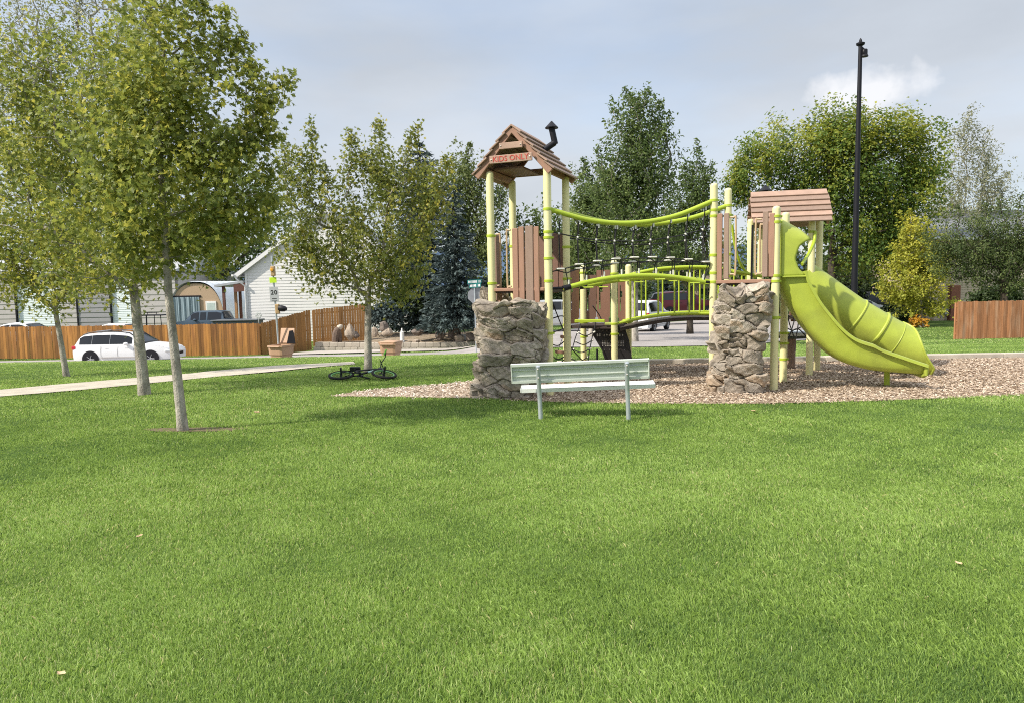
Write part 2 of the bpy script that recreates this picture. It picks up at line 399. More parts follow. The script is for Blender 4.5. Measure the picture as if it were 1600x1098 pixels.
# ------------------------------------------------------------ grass blades (one mass)
def keepgrass(x, y):
    k = ~inpoly(x, y, PIT) & ~inpoly(x, y, PATH) & ~inpoly(x, y, STREET) & ~inpoly(x, y, DRIVE)
    dx = (x - _tb.x - .12) / .55; dy = (y - _tb.y - .05) / .19
    k &= (dx * dx + dy * dy > 1) | (rng.random(x.shape) < .12)
    return k
PH = rng.uniform(0, 6.28, 12)
def patch(x, y, s):
    return (np.sin(x * 1.1 * s + PH[0] + 1.3 * np.sin(y * .7 * s + PH[1])) + np.sin(y * 1.5 * s + PH[2] + 1.1 * np.sin(x * .9 * s + PH[3])) + .6 * np.sin((x + y) * 2.7 * s + PH[4]) + .6 * np.sin((x - y * 1.3) * 2.9 * s + PH[5])) / 3.2
SX = lambda v: v
Vs, Ts, Fs3, Fs4 = [], [], [], []
def blades(d0, d1, dens, wmul, hmul, half=.77):
    X1 = half * d1 + 3.0; n = int(2 * X1 * (d1 - d0) * dens); y = rng.uniform(d0, d1, n); x = rng.uniform(-X1, X1, n)
    ax_ = np.abs(x); k = (ax_ < half * y) | ((ax_ < half * y + 3.0) & (rng.random(n) < .55)); x = x[k]; y = y[k]
    k = keepgrass(x, y); x = x[k]; y = y[k]; n = len(x)
    p1 = patch(x, y, 1.0); p2 = patch(x + 7, y - 3, 2.6); p3 = patch(x - 4, y + 9, .45)
    w = np.maximum(.0026, .00062 * y) * wmul * rng.uniform(.7, 1.3, n)
    h = .033 * hmul * rng.uniform(.5, 1.35, n) * (1 + .28 * p1 + .22 * p2)
    lean = rng.uniform(.1, .95, n) * h; a = rng.uniform(0, 2 * np.pi, n) + .0
    a = np.where(rng.random(n) < .45, 2.0 + 1.6 * p2 + rng.normal(0, .6, n), a)
    la = np.stack([np.cos(a), np.sin(a), 0 * a], -1); b = a + rng.uniform(-.9, .9, n) + np.pi / 2
    sd = np.stack([np.cos(b), np.sin(b), 0 * a], -1) * w[:, None]
    c = np.stack([x, y, zg(x, y) - .004], -1); up = np.array([0, 0, 1.0])
    mid = c + la * (lean * .35)[:, None] + up * (h * .62)[:, None]; tip = c + la * lean[:, None] + up * (h * rng.uniform(.75, 1.0, n))[:, None]
    p4 = patch(x * 1.0 + 3, y - 8, 6.5)
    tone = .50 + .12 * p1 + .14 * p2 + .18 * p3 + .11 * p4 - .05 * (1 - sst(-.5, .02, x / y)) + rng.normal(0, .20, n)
    dry = rng.random(n) < np.clip(.035 + .06 * p3 + .05 * p1, .01, .2); tone = np.where(dry, rng.uniform(.86, 1.0, n), np.clip(tone, .02, .84))
    V = np.stack([c - sd * .5, c + sd * .5, mid + sd * .42, tip, mid - sd * .42], 1).reshape(-1, 3)
    return V, np.repeat(tone, 5), n
m_blade = leafmat('grass_blade', (.090, .168, .050), (.275, .395, .082), (.62, .56, .32), trans=.42, p1=.55, rough=.42)
e = m_blade.node_tree.nodes['Color Ramp'].color_ramp.elements if 'Color Ramp' in m_blade.node_tree.nodes else [n for n in m_blade.node_tree.nodes if n.type == 'VALTORGB'][0].color_ramp.elements
k = e.new(.84); k.color = (.40, .53, .17, 1)
Vv, Tt, N = [], [], 0
for args in ((1.7, 4.2, 20000, 1.0, 1.0), (4.2, 6.5, 12000, 1.0, 1.0), (6.5, 9.5, 6000, 1.05, 1.0), (9.5, 15, 2100, 1.25, 1.05), (15, 26, 520, 1.5, .95), (26, 50, 80, 2.1, 1.0)):
    v, tn, n = blades(*args); Vv.append(v); Tt.append(tn); N += n
V = np.concatenate(Vv); T = np.concatenate(Tt)
F = (np.arange(N) * 5)[:, None] + np.array([[0, 1, 2, 3, 4]])
o = link('grass', np_mesh('grass', V, F, 5, False, T), m_blade); props(o, 'mown green lawn grass with dry flecks', 'grass', kind='stuff')

# fallen leaves
m_leaf = mat('dry_leaf', (.52, .38, .22), rough=.7, var=.2, scale=30)
lbls = ['dry curled leaf lying on the lawn right of the nearest trunk', 'orange dry leaf on the grass at left, nearest to the shaded lawn', 'pale dry leaf on the lawn near the bottom left corner of the photo', 'yellow leaf lying on the lawn at right, in the foreground', 'dry leaf on the grass in front of the right rock wall']
for (px, py), lb, s in zip(((402, 650), (218, 849), (97, 1069), (1497, 893), (1177, 648)), lbls, (.05, .028, .026, .028, .045)):
    p = G(px, py); mb = MB(); a0 = px
    rows = []
    for i in range(7):
        t_ = i / 6; w_ = s * .62 * math.sin(math.pi * min(1, .08 + t_ * .9)) * (1 + .25 * math.sin(t_ * 14)); q = Vector((math.cos(a0), math.sin(a0), 0)) * (t_ - .5) * s * 2; sd = Vector((-math.sin(a0), math.cos(a0), 0))
        zc_ = .05 + .35 * s * (t_ - .5) ** 2 * 4
        rows.append([p + q - sd * w_ + Vector((0, 0, zc_ + w_ * .5)), p + q + Vector((0, 0, zc_)), p + q + sd * w_ + Vector((0, 0, zc_ + w_ * .6))])
    mb.grid(rows); o = mb.build('fallen_leaf', m_leaf, origin=(p.x, p.y, Z(p.x, p.y)), flip=False); props(o, lb, 'leaf', 'fallen leaves on the lawn')
# ============================================================ playground structure
UP = Vector((0, 0, 1))
m_cream = mat('cream_post_paint', (.74, .69, .36), rough=.42, var=.09, scale=5, spec=.4, stretch=(1, 1, .3), col2=(.66, .60, .33), thr=(.5, .75))
m_lime = mat('lime_paint', (.38, .48, .035), rough=.38, var=.05, scale=3, spec=.45)
m_slide = mat('lime_slide_plastic', (.375, .44, .058), rough=.42, var=.11, scale=5.0, spec=.4, bump=.05, bscale=8, col2=(.32, .36, .065), thr=(.45, .75), detail=8)
m_plank = mat('recycled_plank', (.315, .178, .12), rough=.65, var=.10, scale=2.0, stretch=(10, 10, 1.5), island=.14, bump=.15, bscale=30)
m_plankg = mat('greyed_plank', (.27, .185, .14), rough=.7, var=.10, scale=2.0, stretch=(10, 10, 1.5), island=.12, bump=.15, bscale=30)
m_roofp = mat('roof_plank', (.365, .242, .18), rough=.7, var=.12, scale=2.5, stretch=(3, 3, 3), island=.16, bump=.15, bscale=40)
m_dkp = mat('dark_and_shaded_plastic', (.19, .105, .075), rough=.6, var=.08, scale=3)  # dark panels; also carries the shadow-side shade of the back boards
m_rope = mat('black_rope', (.018, .018, .02), rough=.8, var=.15, scale=60, bump=.4, bscale=200)
m_pad = mat('pale_ferrule', (.62, .61, .54), rough=.5, var=.06, scale=20)
m_blk = mat('black_coated_steel', (.010, .010, .014), rough=.5, spec=.25, var=.1, scale=8)
m_tan = mat('tan_handle', (.48, .34, .20), rough=.45, var=.05)
m_deckp = mat('dark_deck', (.05, .035, .03), rough=.7, var=.15, scale=8)
m_galv = mat('galvanised_steel', (.46, .50, .53), rough=.45, var=.12, scale=14, metal=.55, spec=.5)
m_bolt = mat('bolt', (.6, .55, .5), rough=.4, metal=.6, var=.05)
m_red = mat('red_lettering', (.42, .045, .03), rough=.6, var=.1, scale=30)

PG = thing('playground_structure', 'lime and cream play structure with slides, roofed towers, rope bridge and rock walls', 'playground', (2.4, 12.4, 0))
def xp(px, Y): return P(px, 445, Y).x
PO = {}
for k, px, Y, top, bands in (('A', 768.5, 11.77, 3.66, (1.84, 2.62)), ('C', 857, 11.40, 3.66, (1.02, 1.86, 2.22, 2.55, 2.64, 3.0)), ('B', 803, 12.77, 3.66, (2.5,)), ('D', 885.5, 12.40, 3.66, (1.9, 2.45, 3.02)),
        ('E', 1114.5, 12.0, 3.44, (1.80, 1.95, 2.25, 2.9, 3.0, 3.16)), ('F', 1136.5, 12.93, 3.48, (1.9, 2.3, 3.0, 3.17)), ('G', 1211.5, 11.5, 2.99, (1.20, 1.79, 1.88, 2.74, 2.83)), ('H', 1226, 12.43, 2.98, (.42, .70, .88, 1.9)),
        ('J', 1267, 13.3, 3.0, (1.02, 1.84, 2.7)), ('K', 1279, 14.0, 3.0, (1.0, 1.83)), ('M', 1172, 13.83, 3.0, (1.1,)), ('N', 1188, 14.55, 3.0, (1.1,)),
        ('P', 959.5, 13.9, 2.26, (.82, 1.02, 2.0)), ('Q', 982, 14.87, 2.2, (1.0, 1.95)), ('R', 911, 15.0, 2.2, (.7, 1.0, 2.05)), ('S', 884, 14.2, 2.1, (1.0,))):
    b = Vector((xp(px, Y), Y, 0)); PO[k] = b
    mb = MB(); r = .0635
    mb.lathe(b + UP * -.05, [(r, 0), (r, top + .0), (r * .97, top + .025), (r * .75, top + .045), (r * .3, top + .056), (.002, top + .058)], 20)
    po = mb.build('post', m_cream, PG)
    for z in bands:
        cb = MB(); cb.lathe(b + UP * (z - .022), [(r + .001, 0), (r + .009, .004), (r + .009, .04), (r + .001, .044)], 20)
        cb.box(b + Vector((r + .012, -.01, z)), (.03, .035, .03), bev=.004); cb.build('clamp', m_lime, po)
A, B, C, D, E, Fp, Gp, H, J, K, Mm, Nn, P1, Q, Rr, S = (PO[k] for k in 'ABCDEFGHJKMNPQRS')

# ---- plank panels, decks, handles
def planks(p, q, t0, t1, zs, out, wid, mats, gap=.012, th=.035):
    """upright boards between post centres p,q from fraction t0..t1; zs list of (z0,z1)"""
    d = (q - p); ln = d.length; x = d / ln; s = t0 * ln
    for i, (z0, z1) in enumerate(zs):
        w = wid[i % len(wid)]
        c = p + x * (s + w / 2) + out * (.04 + .012 * (i % 2)) + UP * ((z0 + z1) / 2)
        mb = MB(); y = UP.cross(x)
        mb.box(c, (w, th, z1 - z0), rot=Matrix((x, y, UP)).transposed(), bev=.008)
        o = mb.build('barrier_plank', mats[i % len(mats)], PG)
        s += w + gap
        if s + w > t1 * ln: break
def handle(p, d, z0, z1, w):
    """D-shaped grab bar: upright with two returns"""
    d = d.normalized(); a = p + UP * z0; b = p + UP * z1; o1 = d * w
    pts = [a, a + o1 * .7 , a + o1 + UP * .05, b + o1 - UP * .06, b + o1 * .75 , b]
    mb = MB(); mb.tube([a] + curve(pts[1:5], 20) + [b], .016, 8); mb.build('grab_handle', m_tan, PG)
aL = (C - A).normalized(); rL = Vector((-aL.y, aL.x, 0)); aR = (Gp - E).normalized(); rR = Vector((-aR.y, aR.x, 0))
planks(A, C, .40, 1, [(1.52, 2.72), (1.50, 2.74), (1.44, 2.75), (1.50, 2.73)], -rL, [.10, .095, .135, .085], [m_plank, m_plank, m_plankg, m_plank], gap=.016)
planks(A, B, .02, 1, [(1.52, 2.66), (1.48, 2.66), (1.55, 2.66), (1.5, 2.66)], -aL * 1.3, [.11, .10, .12, .10], [m_plank, m_plank, m_plankg], gap=.05)
planks(B, D, .08, 1, [(1.72, 2.70), (1.66, 2.72), (1.7, 2.70), (1.72, 2.66), (1.74, 2.72), (1.66, 2.70), (1.7, 2.7)], rL, [.12, .11, .12, .115], [m_dkp, m_plankg, m_dkp], gap=.012)  # back boards coloured darker to stand for their shadow side
handle(A + aL * .36 - rL * .02, -aL, 1.78, 2.70, .07); handle(A + rL * .25 - aL * .02, aL, 1.80, 2.66, .08)
planks(E, Gp, .07, 1, [(1.80, 2.93), (1.84, 2.93)], -rR, [.085, .085], [m_plank, m_plankg], gap=.028)
planks(E, Gp, .80, 1, [(1.86, 2.92), (1.86, 2.88)], -rR, [.085, .085], [m_plankg, m_plank], gap=.02)
handle(E + aR * .27 - rR * .03, aR, 1.92, 2.86, .10); handle(E + aR * .78 - rR * .03, -aR, 1.92, 2.80, .09)
planks(Fp, H, .70, 1, [(1.88, 2.85), (1.88, 2.88)], rR, [.09, .09], [m_plank, m_plankg])
handle(Fp + aR * .66 + rR * .03, -aR, 1.95, 2.8, .1)
def deck(p, q, r_, s_, z, inset, m, th=.06, name='deck'):
    c = (p + q + r_ + s_) / 4; pts = [c + (v - c) * inset + UP * (z - th) for v in (p, q, r_, s_)]
    mb = MB(); mb.prism(pts, UP * th); return mb.build(name, m, PG)
deck(A, C, D, B, 1.735, .97, m_deckp); deck(E, Gp, H, Fp, 1.80, .97, m_deckp); deck(Mm, J, K, Nn, 1.12, .97, m_deckp); deck(S, P1, Q, Rr, .98, .96, m_deckp)
def ledge(p, q, z, out, m, h=.055, n='deck_edge'):
    mb = MB(); mb.bar(p + out + UP * z, q + out + UP * z, .04, h, bev=.008); mb.build(n, m, PG)
ledge(A + aL * .06, C - aL * .06, 1.73, -rL * .03, m_plank); ledge(E + aR * .06, Gp - aR * .06, 1.795, -rR * .04, m_plank, .06)
ledge(A + rL * .06, B - rL * .06, 1.73, -aL * .03, m_plank); ledge(Fp + aR * .06, H - aR * .06, 1.795, rR * .03, m_plank)

# ---- roofs of stepped planks
def gable_roof(c, rd, ad, half, hl, ze, zr, n, name='gable_roof', over=0.0):
    """c centre (xy); rd ridge direction, ad across direction"""
    sl = math.hypot(half, zr - ze); ang = math.atan2(zr - ze, half); step = sl / n; objs = []
    for s in (1, -1):
        dn = ad * (s * math.cos(ang)) - UP * math.sin(ang); nrm = (ad * (s * math.sin(ang)) + UP * math.cos(ang))
        top = c + UP * zr
        for g in range(2):
            mb = MB()
            for i in range(n):
                if i % 2 != g: continue
                w = step * 1.28; mid = top + dn * (step * (i + .5)) + nrm * (.028)
                tilt = math.atan2(.030, step); d2 = (dn * math.cos(tilt) + nrm * math.sin(tilt)).normalized()
                l = hl * 2 + (.03 if (i * 7 + g) % 3 else -.01); y = d2.cross(rd).normalized() * 1
                mb.box(mid, (w, l, .026), rot=Matrix((d2, rd, d2.cross(rd))).transposed(), bev=.004)
            objs.append(mb)
    o = None
    a_ = objs[0].build(name, m_roofp, PG)
    for k, mbk in enumerate(objs[1:]): mbk.build('roof_planks', m_plankg if k % 2 == 0 else m_roofp, a_)
    return a_, ang
c1 = (A + D) / 2 - aL * .04
half1, hl1, ze1, zr1 = .66, .67, 3.60, 4.33
rf1, ang1 = gable_roof(c1, rL, aL, half1, hl1, ze1, zr1, 6)
# rafters, collar boards and boarded underside at the front gable
for k in (-1, 1):
    fr = c1 + rL * (k * (hl1 - .05)); mb = MB()
    for s in (1, -1):
        e_ = fr + aL * (s * (half1 - .02)) + UP * (ze1 - .03); t_ = fr + aL * (s * .0) + UP * (zr1 - .035)
        mb.bar(e_, t_, .045, .10, bev=.006, up=rL.cross((t_ - e_).normalized()))
    mb.build('rafter', m_plank, rf1)
fr = c1 - rL * (hl1 - .02)
mb = MB(); mb.bar(fr - rL * .035 + aL * -.20 + UP * (4.02), fr - rL * .035 + aL * .20 + UP * 4.02, .03, .10, bev=.006, up=UP)
mb.build('collar_board', m_roofp, rf1)
for s in (1, -1):   # boards under the eaves
    mb = MB(); p = c1 + aL * (s * .50) + UP * 3.655
    mb.bar(p - rL * .55, p + rL * .55, .05, .11, bev=.006); mb.build('eave_beam', m_plank, rf1)
mb = MB(); q0 = c1 + rL * .60; mb.bar(q0 - aL * .5 + UP * 3.78, q0 + aL * .5 + UP * 3.78, .04, .12, bev=.006); mb.build('collar_board', m_plank, rf1)
mb = MB(); mb.prism([c1 - rL * .3 - aL * .52 + UP * 3.72, c1 - rL * .3 + aL * .05 + UP * 3.72, c1 + rL * .5 + aL * .05 + UP * 3.72, c1 + rL * .5 - aL * .52 + UP * 3.72], UP * .03); mb.build('ceiling_board', m_dkp, rf1)
# sign
sg = fr - rL * .05 + UP * 3.815 + aL * .0
mb = MB(); mb.bar(sg - aL * .365, sg + aL * .365, .03, .125, bev=.006); so = mb.build('sign_board', m_roofp, PG)
kids = mat('red_lettering', (.42, .045, .03))
xx = -.255
rj = random.Random(4)
text_mesh('lettering', 'KIDS ONLY', .122, m_red, sg - rL * .018, aL + UP * .01, UP, so, .002, bold=.0006)
mb = MB()
for s in (-.33, .33): mb = MB(); mb.lathe(sg + aL * s - rL * .017, [(.012, 0), (.012, .006), (.006, .01)], 10, axis=-rL); mb.build('bolt', m_bolt, so)
for s in (-.17, .17): mb = MB(); mb.lathe(fr - rL * .052 + aL * s + UP * 4.02, [(.010, 0), (.010, .006), (.005, .01)], 10, axis=-rL); mb.build('bolt', m_bolt, so)
# bent stove pipe on the roof
mb = MB(); b0 = c1 + rL * .14 + aL * .25 + UP * 4.05
ch = [b0, b0 + Vector((.19, 0, .12)), b0 + Vector((.22, 0, .18)), b0 + Vector((.19, 0, .26)), b0 + Vector((.155, 0, .37))]
mb.tube([ch[0], ch[1] + Vector((.015, 0, .015))], .052, 12); mb.tube([ch[1] + Vector((.02, 0, -.01)), ch[4]], .052, 12)
cp = mb.build('chimney', m_blk, PG)
mb = MB(); mb.lathe(ch[4] - Vector((0, 0, .0)), [(.11, 0), (.112, .012), (.055, .07), (.008, .12)], 16, smooth=False); mb.build('chimney_cap', m_blk, cp)
# second roof
c3 = Vector(((P(1229, 445, 13.75)).x, 13.75, 0)); a3 = Vector((math.cos(R(14)), -math.sin(R(14)), 0)); r3 = Vector((-a3.y, a3.x, 0))
rf3, ang3 = gable_roof(c3, a3, -r3, .62, .69, 2.86, 3.50, 6)
for k in (-1, 1):
    f3 = c3 + a3 * (k * .62); mb = MB()
    for s in (1, -1):
        e_ = f3 + r3 * (s * .6) + UP * 2.85; t_ = f3 + UP * 3.46; mb.bar(e_, t_, .045, .10, bev=.006, up=a3.cross((t_ - e_).normalized()))
    mb.bar(f3 - r3 * .40 + UP * 3.02, f3 + r3 * .40 + UP * 3.02, .04, .11); mb.build('rafter', m_plank, rf3)
mb = MB(); pc = c3 - a3 * .40 + r3 * .2; mb.tube([pc + UP * 3.25, pc + UP * 3.58], .05, 10); cp = mb.build('chimney', m_blk, PG)
mb = MB(); mb.lathe(pc + UP * 3.56, [(.13, 0), (.13, .01), (.06, .07), (.008, .12)], 14, smooth=False); mb.build('chimney_cap', m_blk, cp)

# ---- hanging rope bridge between the left and the right tower
def quad3(p, m_, q, n=28):
    """parabola through p, m_ (t=.5), q"""
    p, m_, q = Vector(p), Vector(m_), Vector(q); c = m_ * 2 - (p + q) * .5
    return [p * (1 - t) ** 2 + c * (2 * t * (1 - t)) + q * t * t for t in np.linspace(0, 1, n)]
def onpx(px, py, p, q):
    """point over the line p-q that stands at this image column/height"""
    lo, hi = -.2, 1.2
    for _ in range(40):
        t = (lo + hi) / 2; w = p.lerp(q, t); x = P(px, py, w.y).x
        if w.x < x: lo = t
        else: hi = t
    w = p.lerp(q, (lo + hi) / 2); return P(px, py, w.y)
RB = {}
for key, p, q, top, mid, foot, beam in (
        ('front', C, E, ((857, 327), (985, 349), (1113, 315)), ((857, 362), (985, 377), (1110, 356)), ((857, 426), (986, 404), (1113, 412)), ((880, 451), (1000, 431), (1101, 441.5))),
        ('back', D, Fp, ((886, 333), (1010, 351), (1136, 322)), ((886, 372), (1010, 382), (1136, 362)), ((886, 424), (1012, 409), (1136, 414)), ((905, 449), (1020, 434), (1122, 442)))):
    cv = {}
    for nm, l in (('top', top), ('mid', mid), ('foot', foot), ('beam', beam)):
        w = [onpx(*z_, p, q) for z_ in l]; c_ = None
        # place the middle control at its true fraction along the span
        cv[nm] = curve([w[0]] + [w[0].lerp(w[2], f) + (w[1] - w[0].lerp(w[2], (w[1] - w[0]).dot(w[2] - w[0]) / (w[2] - w[0]).length_squared)) * (1 - abs(2 * f - 1) ** 2) for f in (.25, .5, .75)] + [w[2]], 40)
    mb = MB(); mb.tube(cv['top'], .041, 12); mb.build('bridge_handrail', m_lime, PG)
    mb = MB(); mb.tube(cv['beam'], .041, 12); bo = mb.build('bridge_beam', m_lime, PG)
    mb = MB(); mb.tube([p + UP * cv['beam'][0].z, cv['beam'][1]], .022, 8); mb.tube([cv['beam'][0], cv['beam'][2]], .047, 10); mb.build('joint', m_blk, bo)
    mb = MB(); mb.tube([cv['beam'][-2], q + UP * cv['beam'][-1].z], .022, 8); mb.build('joint', m_blk, bo)
    pads = []; fers = []; net = MB(); net.tube(cv['mid'], .011, 6); net.tube(cv['foot'], .011, 6)
    fer = MB()
    L0 = len(cv['top']) - 1; nv = 9
    def at(c_, t):
        f = t * (len(c_) - 1); i = min(int(f), len(c_) - 2); return c_[i].lerp(c_[i + 1], f - i)
    for i in range(nv):
        t = (i + .62) / nv; a = at(cv['top'], t); b = at(cv['mid'], t - .008); c_ = at(cv['foot'], t)
        net.tube([a, b, c_], .010, 6); fers.append(lambda q, a=a, b=b: (q.tube([a - UP * .03, a - UP * .10], .017, 8), q.ico(b, .024, 1)))
        dr = (at(cv['foot'], min(1, t + .03)) - at(cv['foot'], max(0, t - .03))).normalized()
        pad = MB(); pads.append(pad); pad.box(c_ + UP * .012, (.125, .13, .028), rot=math.atan2(dr.y, dr.x), bev=.01)
        t2 = t + .03; bq = at(cv['beam'], min(.99, max(.01, (t2 * 1.10 - .07)))); net.tube([at(cv['foot'], t2), bq], .009, 6)
        fers.append(lambda q, bq=bq: q.tube([bq + UP * .03, bq + UP * .12], .015, 8))
        sd = (rL if key == 'front' else -rL)
    net.mark(0)
    for fn in fers: fn(net)
    net.mark(1); no = net.build('rope_net', [m_rope, m_pad], PG)
    for pad in pads: pad.build('foot_pad', m_pad, no)
    st = MB()      # short lime brackets under the beam
    for i in range(1, 8, 2):
        a = at(cv['beam'], i / 8); st.tube([a - UP * .03, a - UP * .06 + aL * .05, a - UP * .06 + aL * .2], .012, 6)
    st.build('bracket', m_lime, bo)
    RB[key] = cv
net = MB()
for i in range(9):
    t = (i + .62) / 9; a = RB['front']['foot'][int(t * (len(RB['front']['foot']) - 1))]; b = RB['back']['foot'][int(t * (len(RB['back']['foot']) - 1))]
    net.tube([a, (a + b) / 2 - UP * .05, b], .010, 6)
net.build('rope_net', m_rope, PG)

# ---- arched bridge behind, from the low deck to the roofed tower
def arch(px0, pxs, Y): return curve([P(a, b, Y) for a, b in pxs], 36)
AB = bpy.data.objects.new('arch_bridge', None); COL.objects.link(AB); AB.parent = PG
near = [(967, 436), (990, 428.5), (1022, 421.5), (1054, 418.5), (1083, 417.5), (1110, 418.5), (1140, 423), (1172, 431)]
low = [(966, 505), (996, 498.5), (1031, 493), (1066, 490.5), (1109, 490.5), (1140, 493), (1172, 499)]
dk = [(969, 515), (1013, 506), (1054, 500), (1109, 498.5), (1140, 501), (1172, 508)]
for Y, dx in ((13.9, 0), (14.75, 7)):
    hr = curve([P(a + dx, 445 + (b - 445) * 13.9 / Y, Y) for a, b in near], 36); lr = curve([P(a + dx, 445 + (b - 445) * 13.9 / Y, Y) for a, b in low], 36)
    mb = MB(); mb.tube(hr, .036, 10); mb.build('bridge_handrail', m_lime, AB)
    mb = MB(); mb.tube(lr, .030, 10); mb.build('bridge_rail', m_lime, AB)
    for t in np.linspace(.12, .97, 9):
        i = t * (len(hr) - 1); a = hr[int(i)]; b = min(lr, key=lambda v: abs(v.x - a.x)); mb = MB(); mb.tube([a, Vector((a.x, a.y, b.z))], .0165, 8); mb.build('baluster', m_lime, AB)
dkc = curve([P(a, b, 13.98) for a, b in dk], 30)
mb = MB(); rows = []
for p in dkc: rows.append([p + Vector((0, 0, -.03)), p + Vector((0, 0, .035)), p + Vector((.1, .72, .035)), p + Vector((.1, .72, -.03))])
mb.grid(rows, smooth=False, closeu=True); mb.face(rows[0]); mb.face(rows[-1][::-1]); mb.build('bridge_deck', m_deckp, AB)
for p_ in ((P1, Q)):
    pass
# ---- low deck: slotted brown panels, lime edge bar, black letter board
def slotted(p, q, z0, z1, w, m, out=Vector((0, 0, 0)), name='barrier_panel'):
    """panel with two columns of cut-out slots, sides tapering in at the foot"""
    p = Vector((p.x, p.y, 0)); q = Vector((q.x, q.y, 0)); x = (q - p).normalized(); y = UP.cross(x); c = (p + q) / 2 + out; mb = MB(); h = z1 - z0; th = .02
    def bx(u0, u1, a, b):
        mb.box(c + x * ((u0 + u1) / 2) + UP * ((a + b) / 2), (u1 - u0, th, b - a), rot=Matrix((x, y, UP)).transposed())
    hw = w / 2
    bx(-hw, hw, z0 + h * .86, z1); bx(-hw, hw, z0 + .10 * h, z0 + h * .25); bx(-hw * .8, hw * .8, z0, z0 + .10 * h)
    bx(-hw, -hw * .62, z0 + h * .25, z0 + h * .86); bx(-hw * .42, hw, z0 + h * .25, z0 + h * .58); bx(-hw * .42, hw, z0 + h * .72, z0 + h * .86); bx(-hw * .10, hw, z0 + h * .58, z0 + h * .72)
    mb.build(name, m, PG)
m_pan = mat('brown_panel_plastic', (.24, .125, .085), rough=.55, var=.06, scale=2)
slotted(P(890, 445, 14.9), P(903, 445, 15.0), .98, 2.12, .26, m_pan); slotted(P(917, 445, 15.0), P(928, 445, 15.0), 1.0, 2.0, .24, m_dkp)
slotted(P(934, 445, 14.98), P(951, 445, 14.95), 1.0, 2.10, .28, m_pan); slotted(P(966, 445, 14.9), P(980, 445, 14.88), 1.0, 1.9, .2, m_pan)
mb = MB(); mb.bar(P(898, 502, 14.05), P(945, 501.5, 13.95), .05, .065, bev=.01); mb.build('lime_bar', m_lime, PG)
mb = MB(); mb.bar(P(945, 506, 13.95), P(957, 506, 13.93), .04, .05, bev=.008); mb.build('lime_bar', mat('dull_lime', (.36, .42, .10), rough=.5), PG)
def pp(*l, Y=13.95): return [P(a, b, Y) for a, b in l]
mb = MB(); mb.prism(pp((926, 511), (975, 508), (983, 532), (988, 563), (946, 565), (941, 548), (926, 523), Y=14.2), Vector((0, .04, 0))); lb = mb.build('letter_board', mat('black_board_plastic', (.022, .018, .018), rough=.6, var=.15, scale=6), PG)
mb = MB(); rj = random.Random(8)
def dot(px, py, w, h): 
    q = P(px, py, 14.197); s_ = 14.2 / FPX; mb.box(q, (w * s_, .004, h * s_))
for px in (933.5, 937.0): mb.box(P(px, 523.5, 14.197), (.028, .004, .055)); 
for px in np.arange(944, 975, 4.1):
    if rj.random() < .9: dot(px, 523.6 + rj.uniform(-.6, .6), rj.uniform(1.0, 2.4), rj.uniform(1.5, 4.2))
for r_ in range(4):
    for px in np.arange(941.5, 975, 2.5):
        if rj.random() < .93: dot(px, 533.4 + r_ * 2.3, 1.5, 1.1)
for px in np.arange(930, 978, 6): dot(px, 516.5, .8, 1.2)
for px in np.arange(944, 978, 8): dot(px, 546, .9, .9)
mb.build('board_marks', mat('board_white', (.40, .37, .34), rough=.7), lb)
mb = MB(); mb.tube([P(933, 545, 13.9), P(933, 562, 13.9)], .02, 8); mb.build('board_leg', m_blk, PG)
# ---- rope climber from the left tower to the low deck, with brown step blocks
net = MB(); FER = []
def rope(pts, r=.011):
    c_ = curve([P(a, b, Y) for a, b, Y in pts], 16); net.tube(c_, r, 6)
rope([(907, 506, 14.0), (899, 528, 13.8), (894, 545, 13.5), (885, 566, 13.2)]); rope([(931, 505, 14.0), (927, 520, 13.8), (921, 548, 13.5), (918, 572, 13.2)])
for a in ((903, 520, 928, 519), (899, 534, 925, 532), (895, 546, 922, 545), (891, 560, 919, 557)):
    rope([(a[0], a[1], 13.75), ((a[0] + a[2]) / 2, a[1] + 4.5, 13.7), (a[2], a[3], 13.75)]); 
    for j in (0, 2): FER.append([P(a[j] - 1.5, a[j + 1] + 1, 13.74), P(a[j] + 2, a[j + 1] - 1, 13.74)])
rope([(862, 470, 12.2), (871, 493, 12.5), (881, 518, 13.0), (893, 544, 13.4), (913, 566, 13.6)]); rope([(862, 498, 12.3), (878, 494, 12.8), (889, 500, 13.2)])
rope([(862, 520, 12.4), (874, 516, 12.7), (886, 512, 13.0)]); rope([(862, 538, 12.4), (872, 540, 12.7), (881, 534, 13.0)]); rope([(862, 556, 12.3), (872, 561, 12.5), (884, 556, 12.8)])
rope([(868, 572, 12.4), (880, 563, 12.7), (893, 552, 13.0)]); rope([(880, 525, 13.0), (873, 545, 12.9), (868, 566, 12.7)], .005)
rope([(926, 478, 14.0), (936, 492, 14.1), (941, 503, 14.1)])
net.mark(0)
for l_ in FER: net.tube(l_, .017, 6)
net.mark(1); no = net.build('climbing_net', [m_rope, m_pad], PG)
for px, py, Y in ((884, 527, 12.95), (876, 550, 12.8)):
    q = P(px, py, Y); mb = MB(); mb.box(q, (.2, .12, .055), rot=Matrix.Rotation(.15, 3, 'Y'), bev=.008); mb.build('step_block', m_plank, no)
